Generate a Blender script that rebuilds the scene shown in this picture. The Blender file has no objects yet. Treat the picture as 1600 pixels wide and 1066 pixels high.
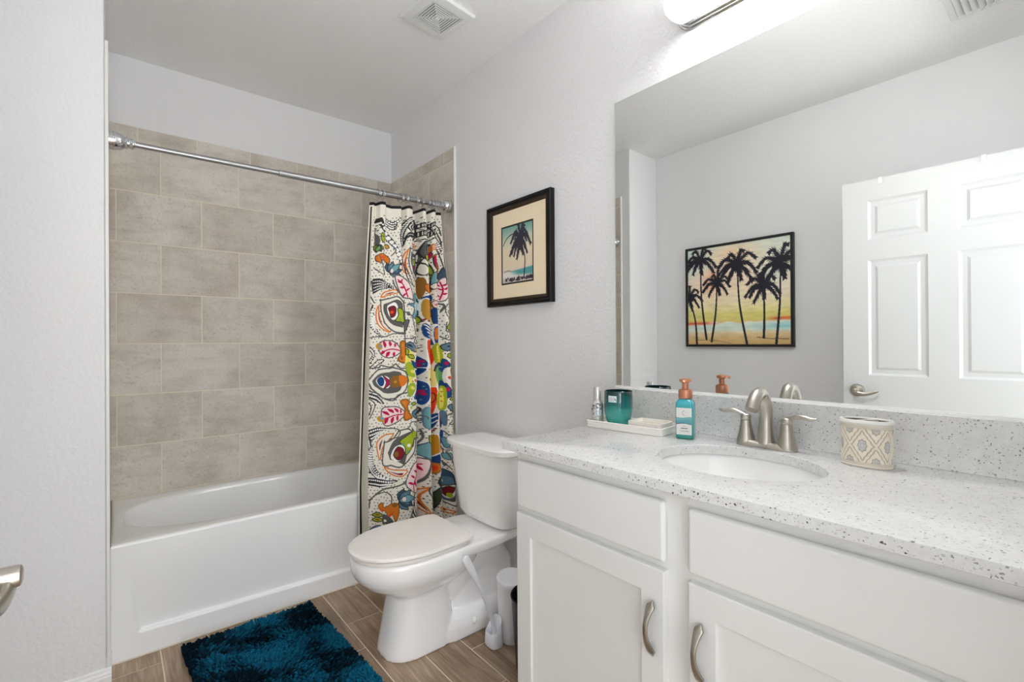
import bpy, bmesh, math, random
import numpy as np
from mathutils import Vector, Matrix

random.seed(7)
rng = np.random.default_rng(7)
scene = bpy.context.scene
COL = scene.collection
PI = math.pi

# ------------------------------------------------------------------ camera
CAM_H, YAW, PITCH, ROLL, FPX = 1.222, 0.6931, 0.0026, -0.0063, 750.12
cam_data = bpy.data.cameras.new("camera")
cam = bpy.data.objects.new("camera", cam_data)
COL.objects.link(cam)
_s, _c = math.sin(YAW), math.cos(YAW)
_r = Vector((_c, -_s, 0)); _f = Vector((_s, _c, 0)); _u = Vector((0, 0, 1))
_f, _u = (_f * math.cos(PITCH) + _u * math.sin(PITCH)), (_u * math.cos(PITCH) - _f * math.sin(PITCH))
_r, _u = (_r * math.cos(ROLL) + _u * math.sin(ROLL)), (_u * math.cos(ROLL) - _r * math.sin(ROLL))
cam.matrix_world = Matrix(((_r.x, _u.x, -_f.x, 0.0), (_r.y, _u.y, -_f.y, 0.0), (_r.z, _u.z, -_f.z, CAM_H), (0, 0, 0, 1)))
cam_data.sensor_fit = 'HORIZONTAL'
cam_data.sensor_width = 36.0
cam_data.lens = FPX / 1600.0 * 36.0
cam_data.clip_start = 0.02
scene.camera = cam

# ------------------------------------------------------------------ world, exposure
world = bpy.data.worlds.new("world")
scene.world = world
world.use_nodes = True
wbg = world.node_tree.nodes["Background"]
wbg.inputs[0].default_value = (0.92, 0.965, 1.0, 1)
WORLD_STRENGTH = 4.5
wbg.inputs[1].default_value = WORLD_STRENGTH
LAMP_STRENGTH = 54.0
# unseen fill spot added beyond the doorway to brighten the ceiling and alcove
FILL_POWER = 80.0
fill_data = bpy.data.lights.new("added_fill_spot", 'SPOT')
fill_data.energy = FILL_POWER
fill_data.spot_size = math.radians(78)
fill_data.spot_blend = 1.0
fill_data.shadow_soft_size = 0.3
fill_data.color = (0.96, 0.98, 1.0)
fill_spot = bpy.data.objects.new("added_fill_spot", fill_data)
COL.objects.link(fill_spot)
fill_spot.location = (-0.10, -0.95, 0.85)
_d = Vector((0.70, 1.75, 2.678)) - fill_spot.location
fill_spot.rotation_euler = _d.to_track_quat('-Z', 'Y').to_euler()
scene.view_settings.view_transform = 'Standard'
scene.view_settings.look = 'None'
scene.view_settings.gamma = 1.0
scene.view_settings.use_curve_mapping = False
scene.view_settings.exposure = 0.1
try:
    scene.cycles.use_denoising = True
    scene.cycles.denoiser = 'OPENIMAGEDENOISE'
    scene.cycles.max_bounces = 16
    scene.cycles.diffuse_bounces = 10
    scene.cycles.glossy_bounces = 6
    scene.cycles.transmission_bounces = 8
    scene.cycles.caustics_reflective = False
    scene.cycles.caustics_refractive = False
    scene.cycles.sample_clamp_indirect = 8.0
except Exception:
    pass

# room dimensions (metres)
XR, XA, XL = 1.494, -0.022, -0.3725        # right wall, tub alcove's left wall, room's left wall
YB, YW, YF = 3.103, 2.210, -0.062          # back wall, wing wall face, front (doorway) wall
ZC = 2.678
TT = 0.010                                  # tile thickness
ZT = 2.3305                                 # top of tile
YT = 2.292                                  # outer edge of the tile on the side walls
YTUB, ZTUB = 2.386, 0.455

# ------------------------------------------------------------------ helpers: materials
def lin(c):
    c = np.asarray(c, float) / 255.0
    return np.where(c <= 0.04045, c / 12.92, ((c + 0.055) / 1.055) ** 2.4)

def new_mat(name):
    m = bpy.data.materials.new(name)
    m.use_nodes = True
    nt = m.node_tree
    return m, nt, nt.nodes["Principled BSDF"]

def mat(name, rgb, rough=0.5, metal=0.0, spec=0.5, coat=0.0, bump=None, emit=None, trans=0.0, ior=1.45, sheen=0.0):
    m, nt, b = new_mat(name)
    l = lin(rgb)
    b.inputs["Base Color"].default_value = (l[0], l[1], l[2], 1)
    b.inputs["Roughness"].default_value = rough
    b.inputs["Metallic"].default_value = metal
    b.inputs["Specular IOR Level"].default_value = spec
    b.inputs["Coat Weight"].default_value = coat
    b.inputs["Coat Roughness"].default_value = 0.08
    b.inputs["IOR"].default_value = ior
    b.inputs["Transmission Weight"].default_value = trans
    b.inputs["Sheen Weight"].default_value = sheen
    if emit:
        b.inputs["Emission Color"].default_value = (*emit[0], 1)
        b.inputs["Emission Strength"].default_value = emit[1]
    if bump:
        scale, strength, dist = bump[:3]
        tc = nt.nodes.new("ShaderNodeTexCoord")
        n = nt.nodes.new("ShaderNodeTexNoise")
        n.inputs["Scale"].default_value = scale
        n.inputs["Detail"].default_value = bump[3] if len(bump) > 3 else 3
        n.inputs["Roughness"].default_value = 0.55
        if len(bump) > 4:
            mp = nt.nodes.new("ShaderNodeMapping")
            mp.inputs["Scale"].default_value = bump[4]
            nt.links.new(tc.outputs["Object"], mp.inputs[0])
            nt.links.new(mp.outputs[0], n.inputs["Vector"])
        else:
            nt.links.new(tc.outputs["Object"], n.inputs["Vector"])
        bp = nt.nodes.new("ShaderNodeBump")
        bp.inputs["Strength"].default_value = strength
        bp.inputs["Distance"].default_value = dist
        nt.links.new(n.outputs["Fac"], bp.inputs["Height"])
        nt.links.new(bp.outputs[0], b.inputs["Normal"])
    return m

def N(nt, kind, **kw):
    n = nt.nodes.new(kind)
    for k, v in kw.items():
        if k in n.inputs:
            n.inputs[k].default_value = v
        else:
            setattr(n, k, v)
    return n

def ramp(nt, fac, stops, interp='LINEAR'):
    r = nt.nodes.new("ShaderNodeValToRGB")
    r.color_ramp.interpolation = interp
    els = r.color_ramp.elements
    while len(els) < len(stops):
        els.new(0.5)
    for e, (p, c) in zip(els, stops):
        l = lin(c) if len(c) == 3 else c
        e.position = p
        e.color = (l[0], l[1], l[2], 1)
    nt.links.new(fac, r.inputs[0])
    return r.outputs[0]

def mixc(nt, fac, a, b, mode='MIX'):
    m = nt.nodes.new("ShaderNodeMix")
    m.data_type = 'RGBA'
    m.blend_type = mode
    for sock, v in ((m.inputs[0], fac), (m.inputs[6], a), (m.inputs[7], b)):
        if isinstance(v, bpy.types.NodeSocket):
            nt.links.new(v, sock)
        elif isinstance(v, (int, float)):
            sock.default_value = v
        else:
            l = lin(v)
            sock.default_value = (l[0], l[1], l[2], 1)
    return m.outputs[2]

def attr_mat(name, attr, rough=0.6, spec=0.3, coat=0.0, bump=None, sheen=0.0):
    m, nt, b = new_mat(name)
    a = N(nt, "ShaderNodeAttribute", attribute_name=attr)
    nt.links.new(a.outputs["Color"], b.inputs["Base Color"])
    b.inputs["Roughness"].default_value = rough
    b.inputs["Specular IOR Level"].default_value = spec
    b.inputs["Coat Weight"].default_value = coat
    b.inputs["Sheen Weight"].default_value = sheen
    if bump:
        tc = N(nt, "ShaderNodeTexCoord")
        n = N(nt, "ShaderNodeTexNoise", Scale=bump[0], Detail=2.0)
        nt.links.new(tc.outputs["Object"], n.inputs["Vector"])
        bp = N(nt, "ShaderNodeBump", Strength=bump[1], Distance=bump[2])
        nt.links.new(n.outputs["Fac"], bp.inputs["Height"])
        nt.links.new(bp.outputs[0], b.inputs["Normal"])
    return m

# ------------------------------------------------------------------ helpers: geometry
class MB:
    """collects vertices and faces for one mesh"""
    def __init__(self):
        self.v, self.f = [], []
    def add(self, vs, fs):
        b = len(self.v)
        self.v += [tuple(p) for p in vs]
        self.f += [tuple(i + b for i in f) for f in fs]
        return self
    def box(self, x0, x1, y0, y1, z0, z1, M=None):
        vs = [Vector((x, y, z)) for x in (x0, x1) for y in (y0, y1) for z in (z0, z1)]
        if M is not None:
            vs = [M @ p for p in vs]
        return self.add(vs, [(0, 1, 3, 2), (4, 6, 7, 5), (0, 4, 5, 1), (2, 3, 7, 6), (0, 2, 6, 4), (1, 5, 7, 3)])
    def loft(self, rings, cap0=True, cap1=True, closed=True):
        n = len(rings[0])
        vs = [p for r in rings for p in r]
        fs = []
        for i in range(len(rings) - 1):
            for j in range(n if closed else n - 1):
                k = (j + 1) % n
                fs.append((i * n + j, i * n + k, (i + 1) * n + k, (i + 1) * n + j))
        if cap0:
            fs.append(tuple(range(n - 1, -1, -1)))
        if cap1:
            fs.append(tuple((len(rings) - 1) * n + j for j in range(n)))
        return self.add(vs, fs)
    def lathe(self, prof, n=48, M=None, cap0=True, cap1=True):
        """prof: (radius, height) along local z"""
        rings = []
        for r, h in prof:
            ring = [Vector((r * math.cos(2 * PI * j / n), r * math.sin(2 * PI * j / n), h)) for j in range(n)]
            rings.append([M @ p for p in ring] if M is not None else ring)
        return self.loft(rings, cap0, cap1)
    def sweep(self, pts, radii, n=16, up=Vector((0, 0, 1)), caps=True, power=2.0):
        """radii: list of (a, b): a across (side), b along the second normal"""
        pts = [Vector(p) for p in pts]
        rings = []
        for i, p in enumerate(pts):
            t = (pts[min(i + 1, len(pts) - 1)] - pts[max(i - 1, 0)]).normalized()
            s = t.cross(up)
            if s.length < 1e-5:
                s = t.cross(Vector((0, 1, 0)))
            s.normalize()
            w = s.cross(t).normalized()
            a, b = radii[i] if isinstance(radii, (list, tuple)) and not isinstance(radii[0], (int, float)) else (radii if isinstance(radii, tuple) else (radii, radii))
            ring = []
            for j in range(n):
                q = 2 * PI * j / n
                cx, sx = math.cos(q), math.sin(q)
                cx = math.copysign(abs(cx) ** (2 / power), cx)
                sx = math.copysign(abs(sx) ** (2 / power), sx)
                ring.append(p + s * (a * cx) + w * (b * sx))
            rings.append(ring)
        return self.loft(rings, caps, caps)

ORIGIN = {}

def finish(name, mb, material, parent=None, smooth=None, bevel=0.0, segs=2, subd=0):
    me = bpy.data.meshes.new(name)
    me.from_pydata([tuple(p) for p in mb.v], [], mb.f)
    me.validate()
    bm = bmesh.new(); bm.from_mesh(me)
    bmesh.ops.recalc_face_normals(bm, faces=bm.faces)
    bm.to_mesh(me); bm.free()
    return finish_mesh(name, me, material, parent, smooth, bevel, segs, subd)

def finish_mesh(name, me, material, parent=None, smooth=None, bevel=0.0, segs=2, subd=0):
    o = bpy.data.objects.new(name, me)
    COL.objects.link(o)
    if material is not None:
        me.materials.append(material)
    if parent is not None:
        org = ORIGIN[parent]
        me.transform(Matrix.Translation(-org))
        o.parent = parent
        ORIGIN[o] = org
    else:
        # put the origin of a top-level mesh at the bottom centre of its box
        co = np.array([v.co[:] for v in me.vertices])
        lo, hi = co.min(0), co.max(0)
        org = Vector(((lo[0] + hi[0]) / 2, (lo[1] + hi[1]) / 2, lo[2]))
        me.transform(Matrix.Translation(-org))
        o.location = org
        ORIGIN[o] = org
    if bevel > 0:
        b = o.modifiers.new("bevel", 'BEVEL')
        b.width = bevel; b.segments = segs; b.limit_method = 'ANGLE'; b.angle_limit = math.radians(35)
        b.harden_normals = False
    if subd:
        s = o.modifiers.new("subd", 'SUBSURF'); s.levels = subd; s.render_levels = subd
    if smooth is not None:
        me.polygons.foreach_set("use_smooth", [True] * len(me.polygons))
        me.set_sharp_from_angle(angle=math.radians(smooth))
    elif bevel > 0:
        me.polygons.foreach_set("use_smooth", [True] * len(me.polygons))
        me.set_sharp_from_angle(angle=math.radians(30))
        w = o.modifiers.new("normals", 'WEIGHTED_NORMAL'); w.keep_sharp = False
    return o

def bake(o):
    """apply an object's modifiers so that its mesh is what is seen"""
    dg = bpy.context.evaluated_depsgraph_get()
    dg.update()
    me = bpy.data.meshes.new_from_object(o.evaluated_get(dg))
    old = o.data
    o.modifiers.clear()
    o.data = me
    bpy.data.meshes.remove(old)
    return o

def tag(o, label, cat, group=None):
    o["label"] = label
    o["category"] = cat
    if group:
        o["group"] = group
    return o

def thing(name, loc, label, cat, group=None):
    o = bpy.data.objects.new(name, None)
    o.empty_display_size = 0.05
    COL.objects.link(o)
    o.location = loc
    ORIGIN[o] = Vector(loc)
    return tag(o, label, cat, group)

def struct(o):
    o["kind"] = "structure"
    return o

def catmull(pts, closed=False, n=10):
    P = np.asarray(pts, float)
    m = len(P)
    out = []
    for i in range(m if closed else m - 1):
        if closed:
            p0, p1, p2, p3 = P[(i - 1) % m], P[i], P[(i + 1) % m], P[(i + 2) % m]
        else:
            p0, p1, p2, p3 = P[max(i - 1, 0)], P[i], P[i + 1], P[min(i + 2, m - 1)]
        for t in np.linspace(0, 1, n, endpoint=False):
            out.append(0.5 * ((2 * p1) + (-p0 + p2) * t + (2 * p0 - 5 * p1 + 4 * p2 - p3) * t * t + (-p0 + 3 * p1 - 3 * p2 + p3) * t ** 3))
    if not closed:
        out.append(P[-1])
    return np.array(out)

def interp_keys(keys, t):
    """keys: list of (t, value or tuple); linear interpolation"""
    ts = [k[0] for k in keys]
    vals = np.array([np.atleast_1d(k[1]) for k in keys], float)
    return np.array([np.interp(t, ts, vals[:, i]) for i in range(vals.shape[1])])

# ------------------------------------------------------------------ shared materials
M_WALL = mat("wall_paint", (230, 230, 231), 0.75, spec=0.25, bump=(75, 0.5, 0.006, 3))
M_CEIL = mat("ceiling_paint", (237, 237, 237), 0.9, spec=0.1, bump=(95, 0.7, 0.006, 2))
M_TRIM = mat("white_trim_paint", (238, 238, 236), 0.35, spec=0.5)
M_CAB = mat("white_cabinet_paint", (232, 232, 230), 0.38, spec=0.45)
M_CHINA = mat("white_vitreous_china", (252, 252, 252), 0.12, spec=0.5, coat=0.6)
M_SEAT = mat("warm_white_seat_plastic", (246, 242, 237), 0.3, spec=0.4)
M_TUB = mat("white_tub_acrylic", (245, 246, 246), 0.2, spec=0.5, coat=0.3)
M_NICKEL = mat("brushed_nickel", (196, 190, 180), 0.28, metal=1.0)
M_PULL = mat("pull_nickel", (176, 170, 160), 0.26, metal=1.0)
M_CHROME = mat("polished_chrome", (215, 217, 220), 0.09, metal=1.0)
M_ROD = mat("satin_chrome", (172, 173, 174), 0.36, metal=1.0)
M_MIRROR = mat("mirror_silver", (241, 243, 241), 0.0, metal=1.0)
M_BLACK = mat("black_plastic", (14, 14, 15), 0.35)
M_DARK = mat("dark_void", (22, 22, 23), 0.9, spec=0.1)
M_WPLAST = mat("white_plastic", (236, 238, 243), 0.28, spec=0.45)
M_GROUT = mat("beige_grout", (226, 218, 200), 0.9, spec=0.1)

def wall_tile_mat():
    m, nt, b = new_mat("cement_look_tile")
    tc = N(nt, "ShaderNodeTexCoord")
    a = N(nt, "ShaderNodeAttribute", attribute_name="rnd")
    add = N(nt, "ShaderNodeVectorMath", operation='MULTIPLY_ADD')
    nt.links.new(a.outputs["Color"], add.inputs[0])
    add.inputs[1].default_value = (9, 9, 9)
    nt.links.new(tc.outputs["Object"], add.inputs[2])
    n1 = N(nt, "ShaderNodeTexNoise", Scale=4.5, Detail=5.0, Roughness=0.6)
    n2 = N(nt, "ShaderNodeTexNoise", Scale=90.0, Detail=4.0, Roughness=0.7)
    mp = N(nt, "ShaderNodeMapping"); mp.inputs["Scale"].default_value = (6, 6, 22)
    nt.links.new(add.outputs[0], mp.inputs[0])
    n3 = N(nt, "ShaderNodeTexNoise", Scale=1.0, Detail=6.0, Roughness=0.65)
    nt.links.new(add.outputs[0], n1.inputs["Vector"])
    nt.links.new(add.outputs[0], n2.inputs["Vector"])
    nt.links.new(mp.outputs[0], n3.inputs["Vector"])
    base = ramp(nt, n1.outputs["Fac"], [(0.28, (193, 186, 176)), (0.5, (212, 207, 199)), (0.72, (223, 220, 214))])
    streak = ramp(nt, n3.outputs["Fac"], [(0.35, (170, 160, 148)), (0.55, (255, 255, 255))])
    c = mixc(nt, 0.2, base, streak, 'MULTIPLY')
    speck = ramp(nt, n2.outputs["Fac"], [(0.30, (175, 166, 155)), (0.46, (255, 255, 255))])
    c = mixc(nt, 0.45, c, speck, 'MULTIPLY')
    sep = N(nt, "ShaderNodeSeparateColor")
    nt.links.new(a.outputs["Color"], sep.inputs[0])
    tone = ramp(nt, sep.outputs[0], [(0.0, (240, 235, 228)), (1.0, (255, 254, 251))])
    c = mixc(nt, 0.8, c, tone, 'MULTIPLY')
    nt.links.new(c, b.inputs["Base Color"])
    b.inputs["Roughness"].default_value = 0.5
    b.inputs["Specular IOR Level"].default_value = 0.35
    bp = N(nt, "ShaderNodeBump", Strength=0.12, Distance=0.002)
    nt.links.new(n2.outputs["Fac"], bp.inputs["Height"])
    nt.links.new(bp.outputs[0], b.inputs["Normal"])
    return m

def plank_mat():
    m, nt, b = new_mat("wood_look_plank_tile")
    tc = N(nt, "ShaderNodeTexCoord")
    a = N(nt, "ShaderNodeAttribute", attribute_name="rnd")
    add = N(nt, "ShaderNodeVectorMath", operation='MULTIPLY_ADD')
    nt.links.new(a.outputs["Color"], add.inputs[0])
    add.inputs[1].default_value = (7, 11, 5)
    nt.links.new(tc.outputs["Object"], add.inputs[2])
    mp = N(nt, "ShaderNodeMapping"); mp.inputs["Scale"].default_value = (26, 2.2, 1)
    nt.links.new(add.outputs[0], mp.inputs[0])
    n1 = N(nt, "ShaderNodeTexNoise", Scale=1.0, Detail=7.0, Roughness=0.62, Distortion=0.8)
    nt.links.new(mp.outputs[0], n1.inputs["Vector"])
    mp2 = N(nt, "ShaderNodeMapping"); mp2.inputs["Scale"].default_value = (160, 6, 1)
    nt.links.new(add.outputs[0], mp2.inputs[0])
    n2 = N(nt, "ShaderNodeTexNoise", Scale=1.0, Detail=4.0, Roughness=0.6)
    nt.links.new(mp2.outputs[0], n2.inputs["Vector"])
    n3 = N(nt, "ShaderNodeTexNoise", Scale=5.0, Detail=2.0)
    nt.links.new(add.outputs[0], n3.inputs["Vector"])
    c = ramp(nt, n1.outputs["Fac"], [(0.25, (134, 112, 92)), (0.45, (164, 141, 119)), (0.6, (184, 161, 138)), (0.78, (206, 187, 164))])
    f = ramp(nt, n2.outputs["Fac"], [(0.3, (175, 160, 145)), (0.55, (255, 255, 255))])
    c = mixc(nt, 0.55, c, f, 'MULTIPLY')
    g = ramp(nt, n3.outputs["Fac"], [(0.35, (205, 196, 186)), (0.65, (255, 255, 255))])
    c = mixc(nt, 0.6, c, g, 'MULTIPLY')
    nt.links.new(c, b.inputs["Base Color"])
    b.inputs["Roughness"].default_value = 0.42
    b.inputs["Specular IOR Level"].default_value = 0.4
    bp = N(nt, "ShaderNodeBump", Strength=0.15, Distance=0.001)
    nt.links.new(n2.outputs["Fac"], bp.inputs["Height"])
    nt.links.new(bp.outputs[0], b.inputs["Normal"])
    return m

def quartz_mat():
    m, nt, b = new_mat("speckled_white_quartz")
    tc = N(nt, "ShaderNodeTexCoord")
    cur = None
    base_n = N(nt, "ShaderNodeTexNoise", Scale=60.0, Detail=5.0, Roughness=0.7)
    nt.links.new(tc.outputs["Object"], base_n.inputs["Vector"])
    cur = ramp(nt, base_n.outputs["Fac"], [(0.3, (214, 214, 213)), (0.6, (225, 225, 224))])
    for scale, size, keep, colr, off in ((210, 0.42, 0.45, (192, 191, 190), 0.0), (160, 0.32, 0.32, (150, 148, 146), 3.1), (105, 0.27, 0.20, (92, 90, 90), 7.7), (170, 0.26, 0.15, (238, 238, 238), 5.3)):
        mp = N(nt, "ShaderNodeMapping"); mp.inputs["Location"].default_value = (off, off, off)
        nt.links.new(tc.outputs["Object"], mp.inputs[0])
        dis = N(nt, "ShaderNodeTexNoise", Scale=180.0, Detail=1.0)
        nt.links.new(mp.outputs[0], dis.inputs["Vector"])
        ma = N(nt, "ShaderNodeVectorMath", operation='MULTIPLY_ADD')
        nt.links.new(dis.outputs["Color"], ma.inputs[0])
        ma.inputs[1].default_value = (0.006, 0.006, 0.006)
        nt.links.new(mp.outputs[0], ma.inputs[2])
        v = N(nt, "ShaderNodeTexVoronoi", Scale=float(scale))
        nt.links.new(ma.outputs[0], v.inputs["Vector"])
        sep = N(nt, "ShaderNodeSeparateColor")
        nt.links.new(v.outputs["Color"], sep.inputs[0])
        lt = N(nt, "ShaderNodeMath", operation='LESS_THAN'); lt.inputs[1].default_value = keep
        nt.links.new(sep.outputs[0], lt.inputs[0])
        sz = N(nt, "ShaderNodeMath", operation='MULTIPLY'); sz.inputs[1].default_value = size
        nt.links.new(sep.outputs[1], sz.inputs[0])
        ls = N(nt, "ShaderNodeMath", operation='LESS_THAN')
        nt.links.new(v.outputs["Distance"], ls.inputs[0])
        nt.links.new(sz.outputs[0], ls.inputs[1])
        both = N(nt, "ShaderNodeMath", operation='MULTIPLY')
        nt.links.new(lt.outputs[0], both.inputs[0]); nt.links.new(ls.outputs[0], both.inputs[1])
        cur = mixc(nt, both.outputs[0], cur, colr)
    nt.links.new(cur, b.inputs["Base Color"])
    b.inputs["Roughness"].default_value = 0.16
    b.inputs["Specular IOR Level"].default_value = 0.5
    return m

M_TILE = wall_tile_mat()
M_PLANK = plank_mat()
M_QUARTZ = quartz_mat()

def set_face_rnd(me, per_face):
    """per-face random colour, stored on corners"""
    a = me.color_attributes.new("rnd", 'FLOAT_COLOR', 'CORNER')
    cols = np.ones((len(me.loops), 4), np.float32)
    for p in me.polygons:
        cols[p.loop_start:p.loop_start + p.loop_total, :3] = per_face[p.index]
    a.data.foreach_set("color", cols.ravel())

# ------------------------------------------------------------------ structure: shell
WT = 0.1
def wallbox(name, *b, material=M_WALL):
    return struct(finish(name, MB().box(*b), material))

wallbox("wall_right", XR, XR + WT, YF - WT, YB + WT, 0, ZC)
wallbox("wall_back", XA - WT, XR, YB, YB + WT, 0, ZC)
mbw = MB().box(XL, XA, YW, YB + WT, 0, ZC)
struct(finish("wall_wing", mbw, M_WALL, bevel=0.008, segs=3))
wallbox("wall_left", XL - WT, XL, YF - WT, YB + WT, 0, ZC)
DX0, DX1, DZ = -0.185, 0.66, 2.10
wf = MB().box(XL, DX0, YF - WT, YF, 0, ZC).box(DX1, XR, YF - WT, YF, 0, ZC).box(DX0, DX1, YF - WT, YF, DZ, ZC)
struct(finish("wall_front", wf, M_WALL))
# unseen hallway added to steer the world light inward, open at its far end
HX0, HX1, HY = -0.75, 1.25, -1.7
wallbox("wall_added_hall_left", HX0 - WT, HX0, HY, YF - WT, 0, 2.45)
wallbox("wall_added_hall_right", HX1, HX1 + WT, HY, YF - WT, 0, 2.45)
struct(finish("ceiling_added_hall", MB().box(HX0 - WT, HX1 + WT, HY, YF - WT, 2.45, 2.53), M_CEIL))
struct(finish("floor_added_hall", MB().box(HX0 - WT, HX1 + WT, HY, YF - WT, -0.08, -0.0005), mat("added_hall_floor", (196, 186, 172), 0.5)))
tr = MB()
for x0, x1 in ((DX0 - 0.005, DX0 + 0.012), (DX1 - 0.012, DX1 + 0.005)):
    tr.box(x0, x1, YF - WT - 0.008, YF + 0.004, 0, DZ)
tr.box(DX0, DX1, YF - WT - 0.008, YF + 0.004, DZ - 0.012, DZ + 0.005)
struct(finish("trim_1", tr, M_TRIM, bevel=0.002))
struct(finish("ceiling", MB().box(XL - WT, XR + WT, YF - WT, YB + WT, ZC, ZC + 0.08), M_CEIL))

# floor: wood-look plank tiles with grout gaps
def build_floor():
    mb = MB(); rnd = []
    x_lines = [0.1411 + 0.1587 * k for k in range(-5, 11)]
    known = {0: 2.2870, 5: 2.0700, 6: 2.2790, 4: 1.8660}     # one joint position per column (0 = x up to 0.141)
    L, g = 0.92, 0.0026
    for k in range(len(x_lines) - 1):
        x0, x1 = x_lines[k], x_lines[k + 1]
        c = k - 4
        y = known.get(c, random.uniform(1.5, 2.4))
        while y > YF - WT:
            y -= L
        while y < YB:
            a, b_ = max(y, YF - WT), min(y + L, YB)
            if b_ - a > 0.02:
                xa, xb = max(x0, XL - 0.02), min(x1, XR)
                if xb - xa > 0.01:
                    mb.box(xa + g, xb - g, a + g, b_ - g, -0.01, 0.0)
                    rr = rng.random(3)
                    rnd += [rr] * 6
            y += L
    n_pl = len(mb.f)
    mb.box(XL - WT, XR + WT, YF - WT, YB + WT, -0.08, -0.0012)
    rnd += [rng.random(3)] * 6
    me = bpy.data.meshes.new("floor")
    me.from_pydata(mb.v, [], mb.f)
    set_face_rnd(me, rnd)
    o = finish_mesh("floor", me, M_PLANK)
    me.materials.append(mat("floor_grout", (226, 212, 192), 0.9, spec=0.1))
    for p in me.polygons:
        if p.index >= n_pl:
            p.material_index = 1
    return struct(o)
build_floor()

# wall tile: every tile a slightly raised slab over the grout bed
def build_tiles(name, to_world, width, u0, u_half_rows, top_u0, u_max_cut=None):
    """u runs along the wall from its inner corner; returns tiles up to ZT"""
    mb = MB(); rnd = []
    pitch_u, pitch_z, z0, g = 0.36, 0.2572, 0.455, 0.0025
    def slab(ua, ub, za, zb):
        ua, ub = max(ua, 0.0), min(ub, width)
        if ub - ua < 0.004:
            return
        ua += g; ub -= g; za += g; zb -= g
        e = 0.0012
        P = [to_world(u, d, z) for (u, z, d) in (
            (ua, za, 0.0), (ub, za, 0.0), (ub, zb, 0.0), (ua, zb, 0.0),
            (ua, za, TT - e), (ub, za, TT - e), (ub, zb, TT - e), (ua, zb, TT - e),
            (ua + e, za + e, TT), (ub - e, za + e, TT), (ub - e, zb - e, TT), (ua + e, zb - e, TT))]
        F = [(8, 9, 10, 11)]
        for k in range(4):
            l = (k + 1) % 4
            F += [(k, l, 4 + l, 4 + k), (4 + k, 4 + l, 8 + l, 8 + k)]
        mb.add(P, F)
        rr = rng.random(3)
        rnd.extend([rr] * len(F))
    for row in range(-1, 7):
        off = u0 + (0.5 * pitch_u if row % 2 == 0 else 0.0)
        u = off - 2 * pitch_u
        while u < width:
            slab(u, u + pitch_u, z0 + row * pitch_z, z0 + (row + 1) * pitch_z)
            u += pitch_u
    u = top_u0 - 3 * 0.257
    while u < width:
        slab(u, u + 0.257, z0 + 7 * pitch_z, ZT)
        u += 0.257
    n_t = len(mb.f)
    P = [to_world(u, d, z) for d in (0.0, TT - 0.0010) for (u, z) in ((0, 0.2), (width, 0.2), (width, ZT - 0.001), (0, ZT - 0.001))]
    F = [(0, 3, 2, 1), (4, 5, 6, 7)] + [(k, (k + 1) % 4, 4 + (k + 1) % 4, 4 + k) for k in range(4)]
    mb.add(P, F); rnd.extend([rng.random(3)] * len(F))
    me = bpy.data.meshes.new(name)
    me.from_pydata([tuple(p) for p in mb.v], [], mb.f)
    set_face_rnd(me, rnd)
    bm = bmesh.new(); bm.from_mesh(me)
    bmesh.ops.recalc_face_normals(bm, faces=bm.faces)
    bm.to_mesh(me); bm.free()
    o = finish_mesh(name, me, M_TILE)
    me.materials.append(M_GROUT)
    for p in me.polygons:
        if p.index >= n_t:
            p.material_index = 1
    return struct(o)

build_tiles("wall_back_tile", lambda u, d, z: (XA + u, YB - d, z), XR - XA, 0.0131 - XA, None, 0.098 - XA)
build_tiles("wall_right_tile", lambda u, d, z: (XR - d, YB - TT - u, z), YB - TT - YT, YB - TT - 2.387, None, 0.18)
build_tiles("wall_alcove_tile", lambda u, d, z: (XA + d, YB - TT - u, z), YB - TT - YT, YB - TT - 2.387, None, 0.18)
M_TILETRIM = mat("tile_edge_trim", (232, 231, 226), 0.4)
struct(finish("trim_2", MB().box(XR - TT - 0.003, XR, YT - 0.009, YT, 0.09, ZT + 0.002), M_TILETRIM, bevel=0.002))
struct(finish("trim_3", MB().box(XA, XA + TT + 0.001, YT - 0.009, YT, 0.09, ZT + 0.002), M_TILETRIM, bevel=0.002))

# baseboards
def baseboard(name, a, b, nrm):
    """profile swept from a to b, nrm = direction out of the wall"""
    prof = [(0, 0), (0.014, 0), (0.014, 0.062), (0.011, 0.066), (0.011, 0.072), (0.007, 0.078), (0.006, 0.086), (0.003, 0.09), (0, 0.09)]
    a, b, nrm = Vector(a), Vector(b), Vector(nrm)
    rings = [[p + nrm * d + Vector((0, 0, z)) for d, z in prof] for p in (a, b)]
    return struct(finish(name, MB().loft(rings), M_TRIM))
baseboard("baseboard_wing", (XL, YW, 0), (XA + 0.014, YW, 0), (0, -1, 0))
baseboard("baseboard_alcove", (XA, YW, 0), (XA, YTUB - 0.003, 0), (1, 0, 0))
baseboard("baseboard_right", (XR, 1.135, 0), (XR, YTUB - 0.003, 0), (-1, 0, 0))
baseboard("baseboard_left", (XL, YF, 0), (XL, YW, 0), (1, 0, 0))

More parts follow.
